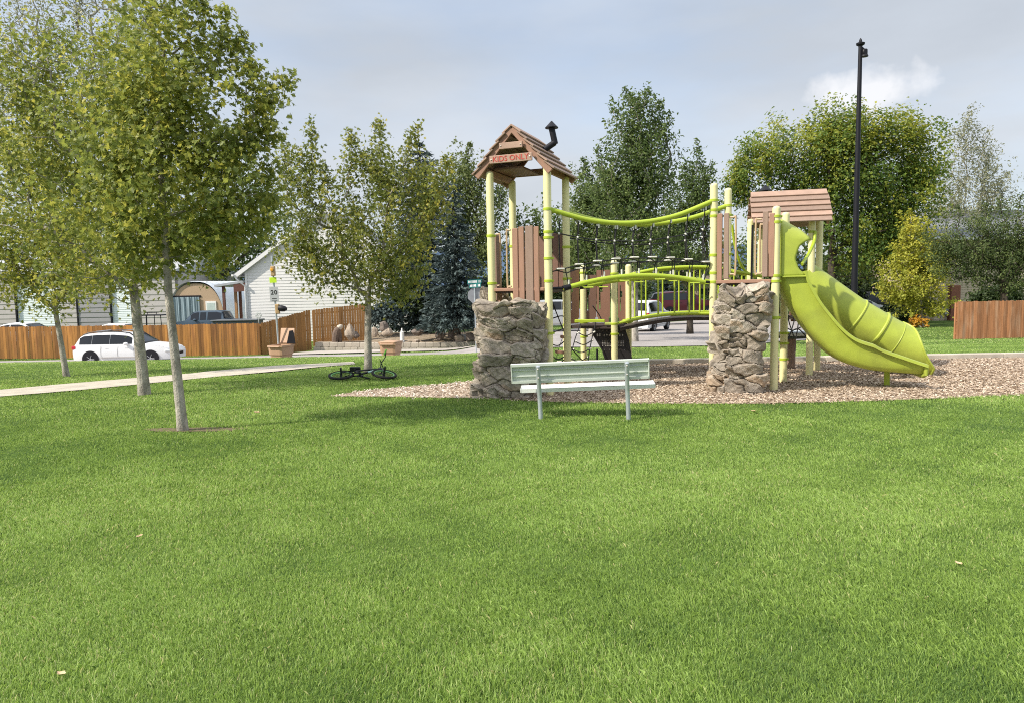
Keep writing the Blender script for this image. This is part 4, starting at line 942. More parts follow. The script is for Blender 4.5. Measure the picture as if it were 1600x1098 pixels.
def tree(name, label, cat, px, Y, fork, blobs, trunk_r, lm, bm_, leaf, ncl, nl, seed, kind='maple', group=None, sig=.85, tone=(.5, .22, .16), shoots=(), shell=.55, base=None, limb=.40, upb=.5, droop=.3, zb=None, tonefn=None, minr=.006, trunkbend=0.0, leader=(), spray=1.7, fine=.36):
    rg = np.random.default_rng(seed)
    bx = P(px, 520, Y).x
    for _ in range(3):
        za, zc2 = P(px, 500, Y).z, P(px, 600, Y).z; bx = P(px, 500 + 100 * (Z(bx, Y) - za) / (zc2 - za), Y).x
    bz = Z(bx, Y)
    b0 = np.array([bx, Y, bz]); f0 = np.array(P(fork[0], fork[1], Y))
    k = Y / FPX; cs = []; cr = []
    tot = sum((bl_[2] * bl_[3]) for bl_ in blobs)
    for bl_ in blobs:
        dY = bl_[4] if len(bl_) > 4 else 0.0; dep = bl_[5] if len(bl_) > 5 else .9
        c = np.array(P(bl_[0], bl_[1], Y + dY)); kk = (Y + dY) / FPX; rr = np.array([bl_[2] * kk, bl_[2] * kk * dep, bl_[3] * kk])
        n = max(3, int(ncl * bl_[2] * bl_[3] / tot)); d = rg.normal(0, 1, (n, 3)); d /= np.linalg.norm(d, axis=1)[:, None]
        rad = rg.uniform(0, 1, n) ** (shell * .6 + .05); p = c + d * rr * (rad * (1 + .10 * rg.normal(0, 1, n)))[:, None]
        cs.append(p); cr.append(np.full(n, (rr.prod() * 4.2 / n) ** (1 / 3) * .62))
    nmain = sum(len(x) for x in cs)
    for sh in shoots:   # upright leading shoots: (px0,py0,px1,py1,n)
        p0 = np.array(P(sh[0], sh[1], Y + (sh[5] if len(sh) > 5 else 0))); p1 = np.array(P(sh[2], sh[3], Y + (sh[5] if len(sh) > 5 else 0)))
        f = np.linspace(0, 1, sh[4])[:, None]; cs.append(p0 + (p1 - p0) * f + rg.normal(0, .03, (sh[4], 3))); cr.append(np.linspace(.16, .055, sh[4]) * (Y / 12) ** .4)
    C_ = np.concatenate(cs); CRd = np.concatenate(cr)
    # skeleton
    nodes = [b0 + (f0 - b0) * f + np.array([math.sin(f * 3.1) * trunkbend, 0, 0]) for f in np.linspace(0, 1, 8)]; par = [-1] + list(range(7)); pl = [0] + [0.0] * 7
    for q_ in leader:
        a_ = nodes[-1]; b_ = np.array(P(q_[0], q_[1], Y))
        for f in (.25, .5, .75, 1.0): nodes.append(a_ + (b_ - a_) * f); par.append(len(nodes) - 2); pl.append(pl[par[-1]] + .12 * np.linalg.norm(b_ - a_) * .25)
    nlead = len(nodes); tdir = np.zeros((len(C_), 3))
    order = np.argsort(np.linalg.norm((C_ - f0) * np.array([1, 1, .8]), axis=1)); tips = []
    for ci in order:
        c = C_[ci]; nn = np.array(nodes); dd = np.linalg.norm(nn - c, axis=1); cost = dd + limb * np.array(pl) + np.maximum(0, nn[:, 2] - c[2] + .0) * 1.1; cost[:5] += 50
        if ci >= nmain: cost = dd + .1 * np.array(pl)
        j = int(np.argmin(cost)); p0 = nn[j]; L_ = dd[j]; ns = 3 if L_ > .35 else 1
        last = j
        for s in range(1, ns + 1):
            f = s / ns; q = p0 + (c - p0) * f
            if ns > 1 and f < 1: q = q + np.array([0, 0, -.10 * L_ * math.sin(math.pi * f) * .8]) + rg.normal(0, .035 * L_, 3)
            nodes.append(q); par.append(last); pl.append(pl[last] + L_ / ns); last = len(nodes) - 1
        tips.append(last); tdir[ci] = (c - p0) / max(L_, 1e-6)
    nodes = np.array(nodes); n = len(nodes); w = np.zeros(n); w[tips] = 1
    for i in range(n - 1, 0, -1): w[par[i]] += w[i]
    rad = trunk_r * np.maximum(w / max(1, w[7]), 0) ** .47 * .82
    rad[:8] = np.linspace(trunk_r * 1.22, trunk_r * .88, 8); rad[0] = trunk_r * 1.38; rad = np.maximum(rad, minr * .5)
    root = thing(name, label, cat, tuple(b0), group=group)
    # trunk and limbs: one tapered piece per branch segment
    SD = 8 if trunk_r * FPX / Y > 5 else 6; Vt = []; Ft = []; cnt = 0
    ang = np.linspace(0, 2 * np.pi, SD, endpoint=False)
    keep = [i for i in range(1, n) if rad[i] > minr]
    for i in keep:
        a, b = nodes[par[i]], nodes[i]; d = b - a; L_ = np.linalg.norm(d)
        if L_ < 1e-5: continue
        d /= L_; u = np.cross(d, [0, 1, .013]); u /= np.linalg.norm(u); v = np.cross(d, u)
        ra = min(rad[par[i]], rad[i] * 1.35) if i > 8 else rad[par[i]]
        ring = np.cos(ang)[:, None] * u + np.sin(ang)[:, None] * v
        Vt += [a - d * ra * .25 + ring * ra, b + ring * rad[i]]; ii = np.arange(SD); Ft.append(np.stack([cnt + ii, cnt + (ii + 1) % SD, cnt + SD + (ii + 1) % SD, cnt + SD + ii], -1)); cnt += 2 * SD
    Vt = np.concatenate(Vt) - b0; me = np_mesh('trunk', Vt, np.concatenate(Ft), 4, True); link('trunk', me, bm_, root)
    # foliage
    cidx = np.repeat(np.arange(len(C_)), np.where(np.arange(len(C_)) < nmain, nl, max(8, nl // 2)))
    oc = C_ - f0; oc /= np.linalg.norm(oc, axis=1)[:, None] + 1e-6; tdir = tdir + .5 * oc + np.array([0, 0, .35]) + rg.normal(0, .25, tdir.shape); tdir /= np.linalg.norm(tdir, axis=1)[:, None]
    lg = rg.uniform(-1.0, 1.0, len(cidx)); wd = np.where(cidx < nmain, fine * (1.15 - .55 * lg), 1.0)
    p = C_[cidx] + tdir[cidx] * (lg * np.where(cidx < nmain, spray, .3) * CRd[cidx])[:, None] + rg.normal(0, 1, (len(cidx), 3)) * (CRd[cidx] * sig * wd)[:, None]
    cen = C_.mean(0); out = p - cen; out /= np.linalg.norm(out, axis=1)[:, None] + 1e-6
    V, m_ = leaves(p, leaf, rg, kind, out, upb, droop)
    ct = rg.normal(0, tone[1] * .6, len(C_)); tn = tone[0] + ct[cidx] + rg.normal(0, tone[2], len(cidx))
    if tonefn is not None: tn = tn + tonefn(p)
    o = link('crown', np_mesh('crown', V - b0, np.arange(len(V)), m_, False, np.repeat(np.clip(tn, 0, 1), m_)), lm, root)
    return root
LM = leafmat('maple_leaf', (.098, .132, .036), (.212, .252, .050), (.45, .42, .075), trans=.45, p1=.55)
LM4 = leafmat('young_maple_leaf', (.086, .118, .034), (.188, .222, .048), (.42, .38, .07), trans=.45, p1=.55)
LMd = leafmat('pear_leaf', (.050, .080, .026), (.100, .150, .042), (.19, .235, .075), trans=.36)
LMl = leafmat('locust_leaf', (.055, .105, .024), (.115, .185, .034), (.36, .36, .05), trans=.38)
LMb = leafmat('silvery_leaf', (.14, .16, .09), (.26, .265, .16), (.44, .42, .28), trans=.4)
LMy = leafmat('yellow_maple_leaf', (.20, .235, .036), (.36, .375, .055), (.60, .55, .09), trans=.38)
LMc = leafmat('crabapple_leaf', (.045, .072, .024), (.085, .122, .036), (.17, .20, .065), trans=.32)
LMg = leafmat('shrub_leaf', (.018, .032, .010), (.035, .058, .016), (.07, .10, .03), trans=.2)
MG = 'maple trees along the footpath'
tree('maple_tree', 'nearest maple tree, slender pale trunk with bare soil round its foot', 'tree', 286, G(285, 674).y, (264, 466),
     [(262, 100, 85, 120), (320, 200, 85, 95), (205, 200, 95, 105), (270, 300, 140, 95), (365, 270, 60, 80), (320, 370, 75, 55), (225, 390, 70, 50), (175, 300, 60, 80), (395, 190, 30, 55), (385, 345, 34, 40)], .056, LM, m_bark, .084, 300, 48, 1, 'maple', MG,
     shoots=[(300, 60, 318, 0, 9), (372, 140, 378, 52, 9), (405, 190, 444, 115, 11), (268, 30, 262, -60, 8), (340, 90, 358, 60, 6), (392, 240, 430, 215, 8), (400, 300, 425, 262, 7), (385, 160, 400, 100, 8), (330, 60, 352, 20, 7), (405, 350, 428, 318, 6), (230, 40, 215, -30, 7)], sig=.95, tone=(.50, .2, .18), leader=((256, 340), (248, 200), (256, 80)))
tree('maple_tree', 'second maple from the left, thick grey trunk forking low, beside the footpath', 'tree', 226, G(225, 616).y, (209, 450),
     [(120, 150, 100, 120), (200, 100, 80, 110), (180, 260, 120, 110), (80, 280, 90, 110), (120, 390, 110, 65), (260, 330, 90, 80), (10, 230, 80, 120), (40, 110, 70, 80), (165, 440, 80, 30), (240, 415, 50, 40)], .085, LM, m_bark, .088, 290, 52, 2, 'maple', MG, sig=.95, tone=(.50, .22, .18))
tree('maple_tree', 'leftmost maple tree with yellowing lower leaves, left of the white wagon', 'tree', 104, G(103, 588).y, (86, 482),
     [(60, 330, 75, 90), (90, 420, 65, 55), (20, 400, 60, 60), (130, 400, 60, 55), (70, 230, 70, 70), (160, 430, 36, 30), (-40, 350, 60, 90), (70, 455, 62, 30), (10, 440, 40, 30)], .060, LM, m_bark, .094, 220, 56, 3, 'maple', MG, sig=.95, tone=(.62, .22, .18))
tree('maple_tree', 'small round maple with upright leafy shoots on top, standing behind the fallen bicycle', 'tree', 575, G(575, 580).y, (575, 462),
     [(575, 330, 70, 75), (640, 330, 62, 70), (505, 350, 62, 65), (665, 300, 34, 45), (560, 410, 90, 45), (640, 400, 55, 50), (475, 395, 42, 45), (480, 290, 40, 45), (590, 270, 55, 45), (545, 440, 70, 26), (620, 445, 50, 30)], .074, LM4, m_bark, .088, 235, 60, 4, 'maple', MG,
     shoots=[(482, 300, 489, 194, 16), (448, 310, 443, 220, 14), (546, 300, 546, 208, 15), (592, 270, 593, 192, 15), (630, 270, 652, 196, 15), (515, 310, 505, 262, 9), (690, 300, 700, 250, 9), (470, 260, 455, 235, 5), (575, 270, 570, 245, 5)], sig=.92, tone=(.48, .22, .18),
     tonefn=lambda p: .16 * np.clip((p[:, 0] - P(620, 445, 15).x) / .8, 0, 1))
# taller trees beyond
tree('poplar_tree', 'tall thin silvery tree rising behind the maples at top left', 'tree', 90, 66, (85, 330), [(40, 40, 80, 130), (140, 20, 80, 130), (210, 60, 50, 110), (90, 180, 120, 110), (0, 150, 60, 130)], .40, LMb, m_wbark, .26, 360, 40, 5, 'oval', sig=1.0, shoots=[(205, 120, 235, -20, 12), (120, 60, 130, -60, 12)], tone=(.4, .22, .2), minr=.02)
tree('shade_tree', 'dark leafy tree behind the warehouse and the nearest maples', 'tree', 330, 72, (330, 440), [(300, 380, 80, 60), (380, 330, 70, 80), (240, 400, 80, 60), (420, 400, 50, 60), (150, 380, 80, 70), (340, 420, 90, 30)], .35, LMd, m_dbark, .32, 320, 36, 6, 'clump', sig=1.0, tone=(.5, .2, .2), minr=.03)
tree('shade_tree', 'fine leaved pale tree rising just left of the left tower roof', 'tree', 742, 58, (738, 400), [(732, 270, 36, 46), (752, 330, 48, 70), (718, 330, 36, 60), (760, 400, 40, 55)], .22, LMc, m_dbark, .22, 190, 44, 7, 'clump', sig=1.0, shoots=[(730, 260, 733, 226, 7)], tone=(.75, .2, .2), minr=.02)
tree('shade_tree', 'low dark tree seen between the left tower posts', 'tree', 850, 60, (850, 440), [(836, 370, 34, 50), (868, 380, 30, 60), (820, 400, 30, 50), (890, 410, 30, 50), (850, 430, 70, 40)], .2, LMd, m_dbark, .24, 190, 44, 8, 'clump', sig=1.0, tone=(.5, .2, .2), minr=.02)
tree('pear_tree', 'tall oval dark green tree rising in the middle behind the rope bridge', 'tree', 991, 27, (992, 420), [(1000, 190, 44, 44), (990, 250, 58, 60), (1015, 270, 46, 60), (985, 330, 62, 60), (1000, 400, 66, 50), (965, 290, 36, 40)], .13, LMd, m_bark, .125, 360, 60, 9, 'oval', sig=.92,
     shoots=[(985, 170, 980, 140, 6), (1006, 165, 1010, 142, 5), (1020, 180, 1030, 160, 5), (946, 290, 934, 232, 7), (1040, 220, 1046, 180, 5)], tone=(.5, .22, .2))
tree('pear_tree', 'bushy dark green tree behind the left end of the rope bridge', 'tree', 925, 33, (925, 440), [(920, 300, 32, 40), (912, 350, 36, 50), (945, 340, 40, 50), (925, 400, 50, 50), (900, 420, 34, 40)], .14, LMd, m_bark, .15, 250, 54, 10, 'oval', sig=.92, shoots=[(915, 280, 912, 248, 6), (935, 285, 938, 255, 5)], tone=(.55, .22, .2))
tree('pear_tree', 'loose dark green tree with upright twigs left of the right tower posts', 'tree', 1078, 34, (1078, 440), [(1085, 290, 30, 45), (1070, 340, 42, 55), (1098, 340, 26, 50), (1070, 400, 50, 46), (1040, 370, 40, 60)], .14, LMd, m_dbark, .15, 230, 50, 11, 'oval', sig=.95, shoots=[(1088, 270, 1090, 222, 8), (1104, 290, 1112, 258, 6), (1072, 290, 1070, 262, 5)], tone=(.45, .2, .2))
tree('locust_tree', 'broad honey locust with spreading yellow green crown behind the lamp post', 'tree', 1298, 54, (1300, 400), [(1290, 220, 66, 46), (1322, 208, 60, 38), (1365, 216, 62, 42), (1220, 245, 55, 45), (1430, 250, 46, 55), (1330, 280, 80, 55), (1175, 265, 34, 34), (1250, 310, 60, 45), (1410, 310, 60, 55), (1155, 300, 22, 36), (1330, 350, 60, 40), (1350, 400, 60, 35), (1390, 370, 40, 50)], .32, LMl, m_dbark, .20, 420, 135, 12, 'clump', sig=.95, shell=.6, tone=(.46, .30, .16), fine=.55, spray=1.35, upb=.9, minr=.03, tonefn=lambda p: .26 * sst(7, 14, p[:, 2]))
tree('birch_tree', 'pale feathery birch behind the honey locust at right', 'tree', 1525, 62, (1522, 420), [(1512, 230, 32, 55), (1525, 290, 48, 60), (1500, 340, 60, 50), (1555, 310, 24, 45), (1460, 330, 40, 50)], .22, LMb, m_wbark, .19, 280, 46, 13, 'oval', sig=1.0, shoots=[(1505, 210, 1516, 168, 8), (1535, 240, 1542, 205, 6), (1560, 290, 1576, 270, 5)], tone=(.42, .2, .2), minr=.02)
tree('maple_tree', 'small bright yellow maple on the lawn in front of the right house', 'tree', 1441, 50, (1438, 470), [(1424, 380, 28, 42), (1432, 430, 46, 45), (1405, 440, 28, 36), (1455, 410, 28, 50), (1440, 470, 42, 24)], .14, LMy, m_bark, .16, 220, 56, 14, 'clump', sig=.9, tone=(.5, .28, .18), shoots=[(1424, 350, 1422, 330, 5)])
tree('crabapple_tree', 'wide dark green tree with a forked trunk over the right fence', 'tree', 1571, 41, (1568, 440), [(1520, 380, 46, 48), (1570, 370, 56, 50), (1610, 380, 40, 60), (1508, 405, 40, 36), (1545, 425, 60, 34), (1474, 395, 28, 44), (1590, 420, 40, 40), (1600, 440, 30, 20)], .2, LMc, m_dbark, .13, 360, 60, 15, 'oval', sig=.9, shoots=[(1590, 340, 1596, 305, 6), (1540, 340, 1545, 322, 5), (1500, 350, 1497, 322, 5), (1565, 330, 1562, 312, 5)], tone=(.5, .22, .2))
for i, (px, Y, bl_, lb) in enumerate(((1215, 75, [(1200, 410, 60, 60), (1160, 400, 40, 50), (1250, 420, 50, 50), (1125, 420, 26, 40)], 'dark tree mass behind the right tower railings'),
        (1350, 70, [(1330, 440, 60, 40), (1385, 430, 40, 40), (1290, 440, 40, 40)], 'dark understory tree below the honey locust, left of the yellow maple'),
        (1095, 90, [(1095, 430, 40, 36), (1060, 420, 40, 40)], 'distant tree behind the right end of the rope bridge'))):
    tree('shade_tree', lb, 'tree', px, Y, (px, 455), bl_, .25, LMd if i != 1 else LMg, m_dbark, .36, 150, 24, 30 + i, 'clump', sig=1.0, tone=(.45, .2, .2), minr=.03)

# ---- blue spruces
LMs = leafmat('spruce_needles', (.028, .044, .042), (.064, .092, .088), (.16, .205, .195), trans=.08, rough=.6)
def spruce(label, px, Y, apexpy, basepy, halfpx, seed, group='blue spruces across the street', n_wh=19, zb=None, ex=.82):
    rg = np.random.default_rng(seed); k = Y / FPX; top = np.array(P(px, apexpy, Y)); bot = np.array(P(px, basepy, Y)); x0 = top[0]; bz = Z(x0, Y); Rm = halfpx * k
    root = thing('spruce_tree', label, 'tree', (x0, Y, bz), group=group); mb = MB(); mb.tube([Vector((x0, Y, bz - .1)), Vector((x0, Y, bot[2])), Vector((x0, Y, top[2] - .2))], [.26, .22, .03], 8); mb.build('trunk', m_dbark, root)
    P_ = []; D_ = []; H = top[2] - bot[2]
    for i in range(n_wh):
        f = i / (n_wh - 1); z = bot[2] + H * f; nb = int(lerp(13, 5, f))
        for j in range(nb):
            a = 2 * np.pi * (j + rg.uniform(-.3, .3)) / nb + i * .7; L_ = Rm * (1 - f) ** ex * rg.uniform(.72, 1.12) + .12
            ns = max(3, int(L_ / .16))
            for s in range(ns):
                g = (s + .5) / ns; r = L_ * g; zz = z - .32 * L_ * g + .20 * L_ * g * g * g + rg.uniform(-.05, .05)
                for q in range(3):
                    side = rg.normal(0, .30 * L_ * (1 - g * .75) * .5); P_.append((x0 + math.cos(a) * r - math.sin(a) * side, Y + math.sin(a) * r + math.cos(a) * side, zz - abs(side) * .35 + rg.uniform(-.04, .04)))
                    D_.append((math.cos(a + side * .8), math.sin(a + side * .8), rg.uniform(-.55, .15)))
    P_ = np.array(P_); D_ = np.array(D_); n = len(P_); rep = 3; P_ = np.repeat(P_, rep, 0) + rg.normal(0, .07, (n * rep, 3)); D_ = np.repeat(D_, rep, 0) + rg.normal(0, .35, (n * rep, 3)); D_ /= np.linalg.norm(D_, axis=1)[:, None]
    nv = rg.normal(0, 1, D_.shape) + np.array([0, 0, 1.0]); b = np.cross(D_, nv); b /= np.linalg.norm(b, axis=1)[:, None]; s = rg.uniform(.16, .34, len(P_)); w = s * .20
    V = np.stack([P_ - D_ * (s * .2)[:, None], P_ + D_ * (s * .3)[:, None] - b * w[:, None], P_ + D_ * s[:, None], P_ + D_ * (s * .3)[:, None] + b * w[:, None]], 1).reshape(-1, 3)
    tn = np.clip(.42 + rg.normal(0, .2, len(P_)) + .18 * np.repeat(rg.normal(0, 1, n), rep), 0, 1)
    link('crown', np_mesh('crown', V - np.array([x0, Y, bz]), np.arange(len(V)), 4, False, np.repeat(tn, 4)), LMs, root)
spruce('tall dark blue spruce whose tip shows above the small round maple', 655, 47, 226, 500, 72, 40, n_wh=24, ex=.46)
spruce('broad blue spruce beside the street sign, left of the rock tower', 708, 41.8, 292, 500, 60, 41)
spruce('small blue spruce far behind the arched bridge, above the parked cars', 1042, 66, 392, 476, 34, 42, n_wh=12)
# ============================================================ street side: fences, houses, cars, signs
m_fence = mat('cedar_boards', (.36, .165, .040), rough=.8, var=.16, scale=1.6, stretch=(6, 6, .8), island=.42, bump=.2, bscale=20, col2=(.24, .105, .032))
m_fence2 = mat('reddish_boards', (.35, .155, .07), rough=.85, var=.2, scale=1.6, stretch=(7, 7, 1.0), island=.25, bump=.2, bscale=20, col2=(.44, .27, .17), thr=(.5, .75))
def fence(label, pts, bw, m, post_every=2.4, group=None, cap=None, name='wooden_fence', seed=1):
    """pts: list of (x, y, z_bottom, z_top)"""
    rg = random.Random(seed); p0 = pts[0]; root = thing(name, label, 'fence', (p0[0], p0[1], p0[2]), group=group); pn = MB(); ra = MB(); ps = []
    for a, b in zip(pts[:-1], pts[1:]):
        va, vb = Vector(a[:2] + (0,)), Vector(b[:2] + (0,)); L_ = (vb - va).length; d = (vb - va) / L_; nrm = Vector((d.y, -d.x, 0)); n = int(L_ / bw)
        if nrm.y > 0: nrm = -nrm
        for i in range(n):
            f = (i + .5) / n; zb = lerp(a[2], b[2], f) + rg.uniform(.0, .03); zt = lerp(a[3], b[3], f) + rg.uniform(-.018, .018); c = va + d * (L_ * f) + nrm * rg.uniform(0, .012); w = L_ / n * rg.uniform(.90, .985)
            q = [c + d * (-w / 2) + UP * zb, c + d * (w / 2) + UP * zb, c + d * (w / 2) + UP * (zt - .03), c + d * (w * .28) + UP * zt, c - d * (w * .28) + UP * zt, c - d * (w / 2) + UP * (zt - .03)]
            pn.prism(q, nrm * .018)
        for h in (.15, .5, .87):
            ra.bar(va - nrm * .03 + UP * lerp(a[2], a[3], h), vb - nrm * .03 + UP * lerp(b[2], b[3], h), .04, .09)
        for i in range(int(L_ / post_every) + 1):
            f = min(1, i * post_every / L_); c = va + d * (L_ * f) - nrm * .09; pb_ = MB(); ps.append(pb_); pb_.box(c + UP * ((lerp(a[2], b[2], f) + lerp(a[3], b[3], f)) / 2 - .05), (.09, .09, lerp(a[3] - a[2], b[3] - b[2], f) - .02))
    pn.build('boards', m, root, sharp=30); ra.build('rails', m, root); [x.build('post', m, root) for x in ps]
    return root
def fp(px, pyb, pyt, Y):
    a = P(px, pyb, Y); b = P(px, pyt, Y); return (a.x, a.y, a.z, b.z)
fence('long orange brown wooden fence behind the white wagon', [fp(-120, 561, 512, 39), fp(60, 560, 510, 39), fp(240, 558.5, 508, 39), fp(408, 557.5, 505, 39)], .14, m_fence, seed=2)
fence('darker brown fence rising from the corner beside the speed sign', [fp(410, 557.5, 505, 39.05), fp(450, 552.5, 494, 40), fp(487, 547, 484, 41)], .14, mat('shaded_cedar', (.25, .125, .040), rough=.85, var=.15, scale=1.6, stretch=(6, 6, .8), island=.22), seed=3)  # darker copy of the cedar, shade put into the board colour
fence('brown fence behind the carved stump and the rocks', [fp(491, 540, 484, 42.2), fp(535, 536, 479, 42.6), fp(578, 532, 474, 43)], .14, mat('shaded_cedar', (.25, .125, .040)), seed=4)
fence('reddish weathered wooden fence at the far right of the lawn', [fp(1493.5, 530.5, 471.5, 36), fp(1560, 529, 470.5, 36), fp(1720, 526.5, 468, 36)], .10, m_fence2, seed=5)
# brick-red end post of the right fence and the trim behind it
# ---- retaining wall with planting
m_block = mat('retaining_block', (.42, .37, .30), rough=.9, var=.12, scale=3, island=.16, bump=.3, bscale=25)
wl = [P(491, 547, 41.0), P(560, 548, 40.9), P(640, 548, 40.9), P(686, 547.5, 41), P(735, 546, 41.3), P(790, 543, 41.8)]; rt_ = thing('retaining_wall', 'low pale block retaining wall around the rock garden', 'wall', wl[0]); mb = MB()
for a, b in zip(wl[:-1], wl[1:]):
    n = int((b - a).length / .42); d = (b - a) / n
    for i in range(n):
        for r_ in range(2):
            c = a + d * (i + .5 + (.25 if r_ else 0)); c.z = lerp(a.z, b.z, (i + .5) / n) - .06 + .13 + r_ * .265; mb.box(c, (d.length - .012, .3, .255), rot=math.atan2(d.y, d.x), bev=.012)
mb.build('blocks', m_block, rt_)
gy = [(v.x, v.y + .12) for v in wl] + [(4, 44), (3, 52), (-8, 52), (-13, 44)]
V = []; mb = MB(); zbed = wl[2].z + .42
bm_ = [Vector((x, y, zbed - .05)) for x, y in gy[:6]]; far_ = [Vector((lerp(-12, 1, i / 5), 45.5, zbed + .35)) for i in range(6)]; rows = [[a.lerp(b, t_) + UP * (.06 * math.sin(i * 2.1 + t_ * 5)) for i, (a, b) in enumerate(zip(bm_, far_))] for t_ in np.linspace(0, 1, 8)]
mb.grid(rows); props(mb.build('gravel_bed', mat('rock_garden_gravel', (.30, .24, .18), rough=.95, var=.4, scale=9, bump=.6, bscale=30, col2=(.22, .17, .10)), origin=bm_[0]), kind='structure')
m_bould = mat('boulder', (.38, .31, .24), rough=.9, var=.22, scale=3, bump=.6, bscale=12, col2=(.24, .19, .15))
m_bould2 = mat('dark_boulder', (.16, .13, .11), rough=.9, var=.25, scale=3, bump=.6, bscale=12)
bl_ = [(547, 520, 15, 19, 'pointed pale boulder beside the brown fence', 0), (556, 524, 10, 8, 'low dark boulder right of the pointed one', 1), (586, 519, 10, 13, 'pale boulder just right of the middle maple trunk', 0), (605, 519, 16, 12, 'largest rounded pale boulder in the rock garden', 0),
       (600, 511, 14, 11, 'dark boulder behind the rounded pale one', 1), (652, 519, 20, 9, 'wide dark boulder in the middle of the rock garden', 1), (688, 524, 15, 12, 'dark round boulder left of the street sign', 1), (706, 523, 11, 11, 'small dark round boulder beside the street sign', 1), (718, 530, 14, 11, 'grey boulder in front of the street sign', 0), (736, 527, 18, 11, 'wide dark boulder beside the rock tower', 1), (743, 537, 10, 14, 'pale upright boulder against the rock tower edge', 0), (698, 537, 12, 5, 'flat pale stone on the wall end', 0), (650, 533, 11, 4, 'flat pale stone at the foot of the garden', 0)]
for i, (px, py, w, h, lb, dk_) in enumerate(bl_):
    Y = 41.9 if py < 527 else 41.35; c = P(px, py, Y); k = Y / FPX; mb = MB(); mb.ico(c, 1.0, 3, jit=.11, seed=i + 3, flat=(w * k * .52, w * k * .45, h * k * .62))
    props(mb.build('boulder', m_bould2 if dk_ else m_bould, origin=(c.x, c.y, c.z - h * k * .5), sharp=25), lb, 'boulder', 'boulders in the rock garden')
# carved stump
c = P(527, 516, 41.9); k = 41.9 / FPX; ST = thing('carved_stump', 'weathered carved wooden stump with a pale top before the brown fence', 'stump', (c.x, c.y, zbed)); mb = MB()
mb.tube(curve([Vector((c.x - .15, c.y, zbed - .1)), Vector((c.x - .12, c.y, zbed + .35)), Vector((c.x - .02, c.y, zbed + .75)), Vector((c.x + .18, c.y, zbed + .95))], 10), list(np.interp(np.linspace(0, 1, 10), [0, .4, .8, 1], [.20, .24, .2, .1]))[:10], 9)
mb.tube([Vector((c.x + .12, c.y + .05, zbed - .1)), Vector((c.x + .18, c.y, zbed + .5)), Vector((c.x + .08, c.y, zbed + .85))], [.13, .1, .12], 7); mb.build('body', mat('weathered_wood', (.15, .105, .08), rough=.9, var=.3, scale=8, bump=.5), ST)
mb = MB(); mb.ico(Vector((c.x + .16, c.y - .03, zbed + .98)), .17, 2, jit=.1, seed=2); mb.build('head', mat('pale_wood', (.50, .45, .38), rough=.8), ST)
mb = MB(); a = P(628, 517, 41.8); b = P(628, 494, 41.8); mb.lathe(Vector((a.x, a.y, zbed - .1)), [(.16, 0), (.16, .2), (.13, .22), (.13, .72), (.05, .75), (.045, .95)], 12); props(mb.build('white_post', mat('white_paint', (.72, .72, .70), rough=.5, var=.05), origin=(a.x, a.y, zbed)), 'short round white post between boulders in the rock garden', 'post')
mb = MB(); a = P(722, 515, 42.4); mb.lathe(Vector((a.x, a.y, zbed - .1)), [(.10, 0), (.22, .1), (.30, .40), (.30, .46), (.26, .45)], 14); props(mb.build('planter', mat('white_paint', (.72, .72, .70)), origin=(a.x, a.y, zbed)), 'white bowl planter under the broad blue spruce', 'planter')
# ---- houses
m_sidw = mat('white_siding', (.70, .69, .665), rough=.6, var=.04, scale=2); m_trim = mat('white_trim', (.74, .73, .71), rough=.5, var=.04); m_shin = mat('grey_shingles', (.20, .21, .23), rough=.9, var=.2, scale=6, bump=.4)
def siding(mb, p, q, z0, ztop, h=.2, proud=.03):
    """clapboards on the wall line p-q, ztop(f) = top height"""
    d = (q - p); L_ = d.length; d = d / L_; nrm = Vector((d.y, -d.x, 0)); 
    z = z0
    while True:
        fs = [f for f in np.linspace(0, 1, 161) if ztop(f) > z + .02]
        if not fs: break
        f0, f1 = fs[0], fs[-1]; zz = z + h
        g = [f for f in np.linspace(0, 1, 161) if ztop(f) > zz - .02]; g0, g1 = (g[0], g[-1]) if g else ((f0 + f1) / 2 - .004, (f0 + f1) / 2 + .004)
        a, b, c_, e_ = p + d * L_ * f0 + UP * z, p + d * L_ * f1 + UP * z, p + d * L_ * g1 + UP * zz, p + d * L_ * g0 + UP * zz
        mb.face([a + nrm * proud, b + nrm * proud, c_, e_]); mb.face([a, b, b + nrm * proud, a + nrm * proud]); z = zz
Yh = 50.0; hl_ = P(384, 500, Yh); xr = P(640, 450, Yh).x; xl = P(384, 445, Yh).x; zb_ = Z(xl, Yh) - .3; zev = P(384, 424, Yh).z; zpk = zev + (xr - xl) / 2 * .70
HW = thing('white_house', 'white clapboard house with a gable end and downspout behind the brown fence', 'house', (xl, Yh, zb_)); mb = MB()
p, q = Vector((xl, Yh, 0)), Vector((xr, Yh, 0)); gt = lambda f: zev + (zpk - zev) * (1 - abs(2 * f - 1))
siding(mb, p, q, zb_, gt, .21, .02); mb.face([p + UP * zb_ + Vector((0, .05, 0)), p + Vector((0, 9, zb_)), p + Vector((0, 9, zev)), p + Vector((0, .05, zev))]); mb.face([q + UP * zb_, q + Vector((0, 9, zb_)), q + Vector((0, 9, zev)), q + UP * zev]); mb.face([p + Vector((0, 9, zb_)), q + Vector((0, 9, zb_)), q + Vector((0, 9, zev)), (p + q) / 2 + Vector((0, 9, zpk)), p + Vector((0, 9, zev))])
mb.face([p + UP * zb_ + Vector((0, .06, 0)), q + UP * zb_ + Vector((0, .06, 0)), q + UP * zev + Vector((0, .06, 0)), (p + q) / 2 + UP * zpk + Vector((0, .06, 0)), p + UP * zev + Vector((0, .06, 0))])
mb.build('wall', m_sidw, HW, flip=False)
mb = MB(); tb = MB(); pk = (p + q) / 2 + UP * zpk
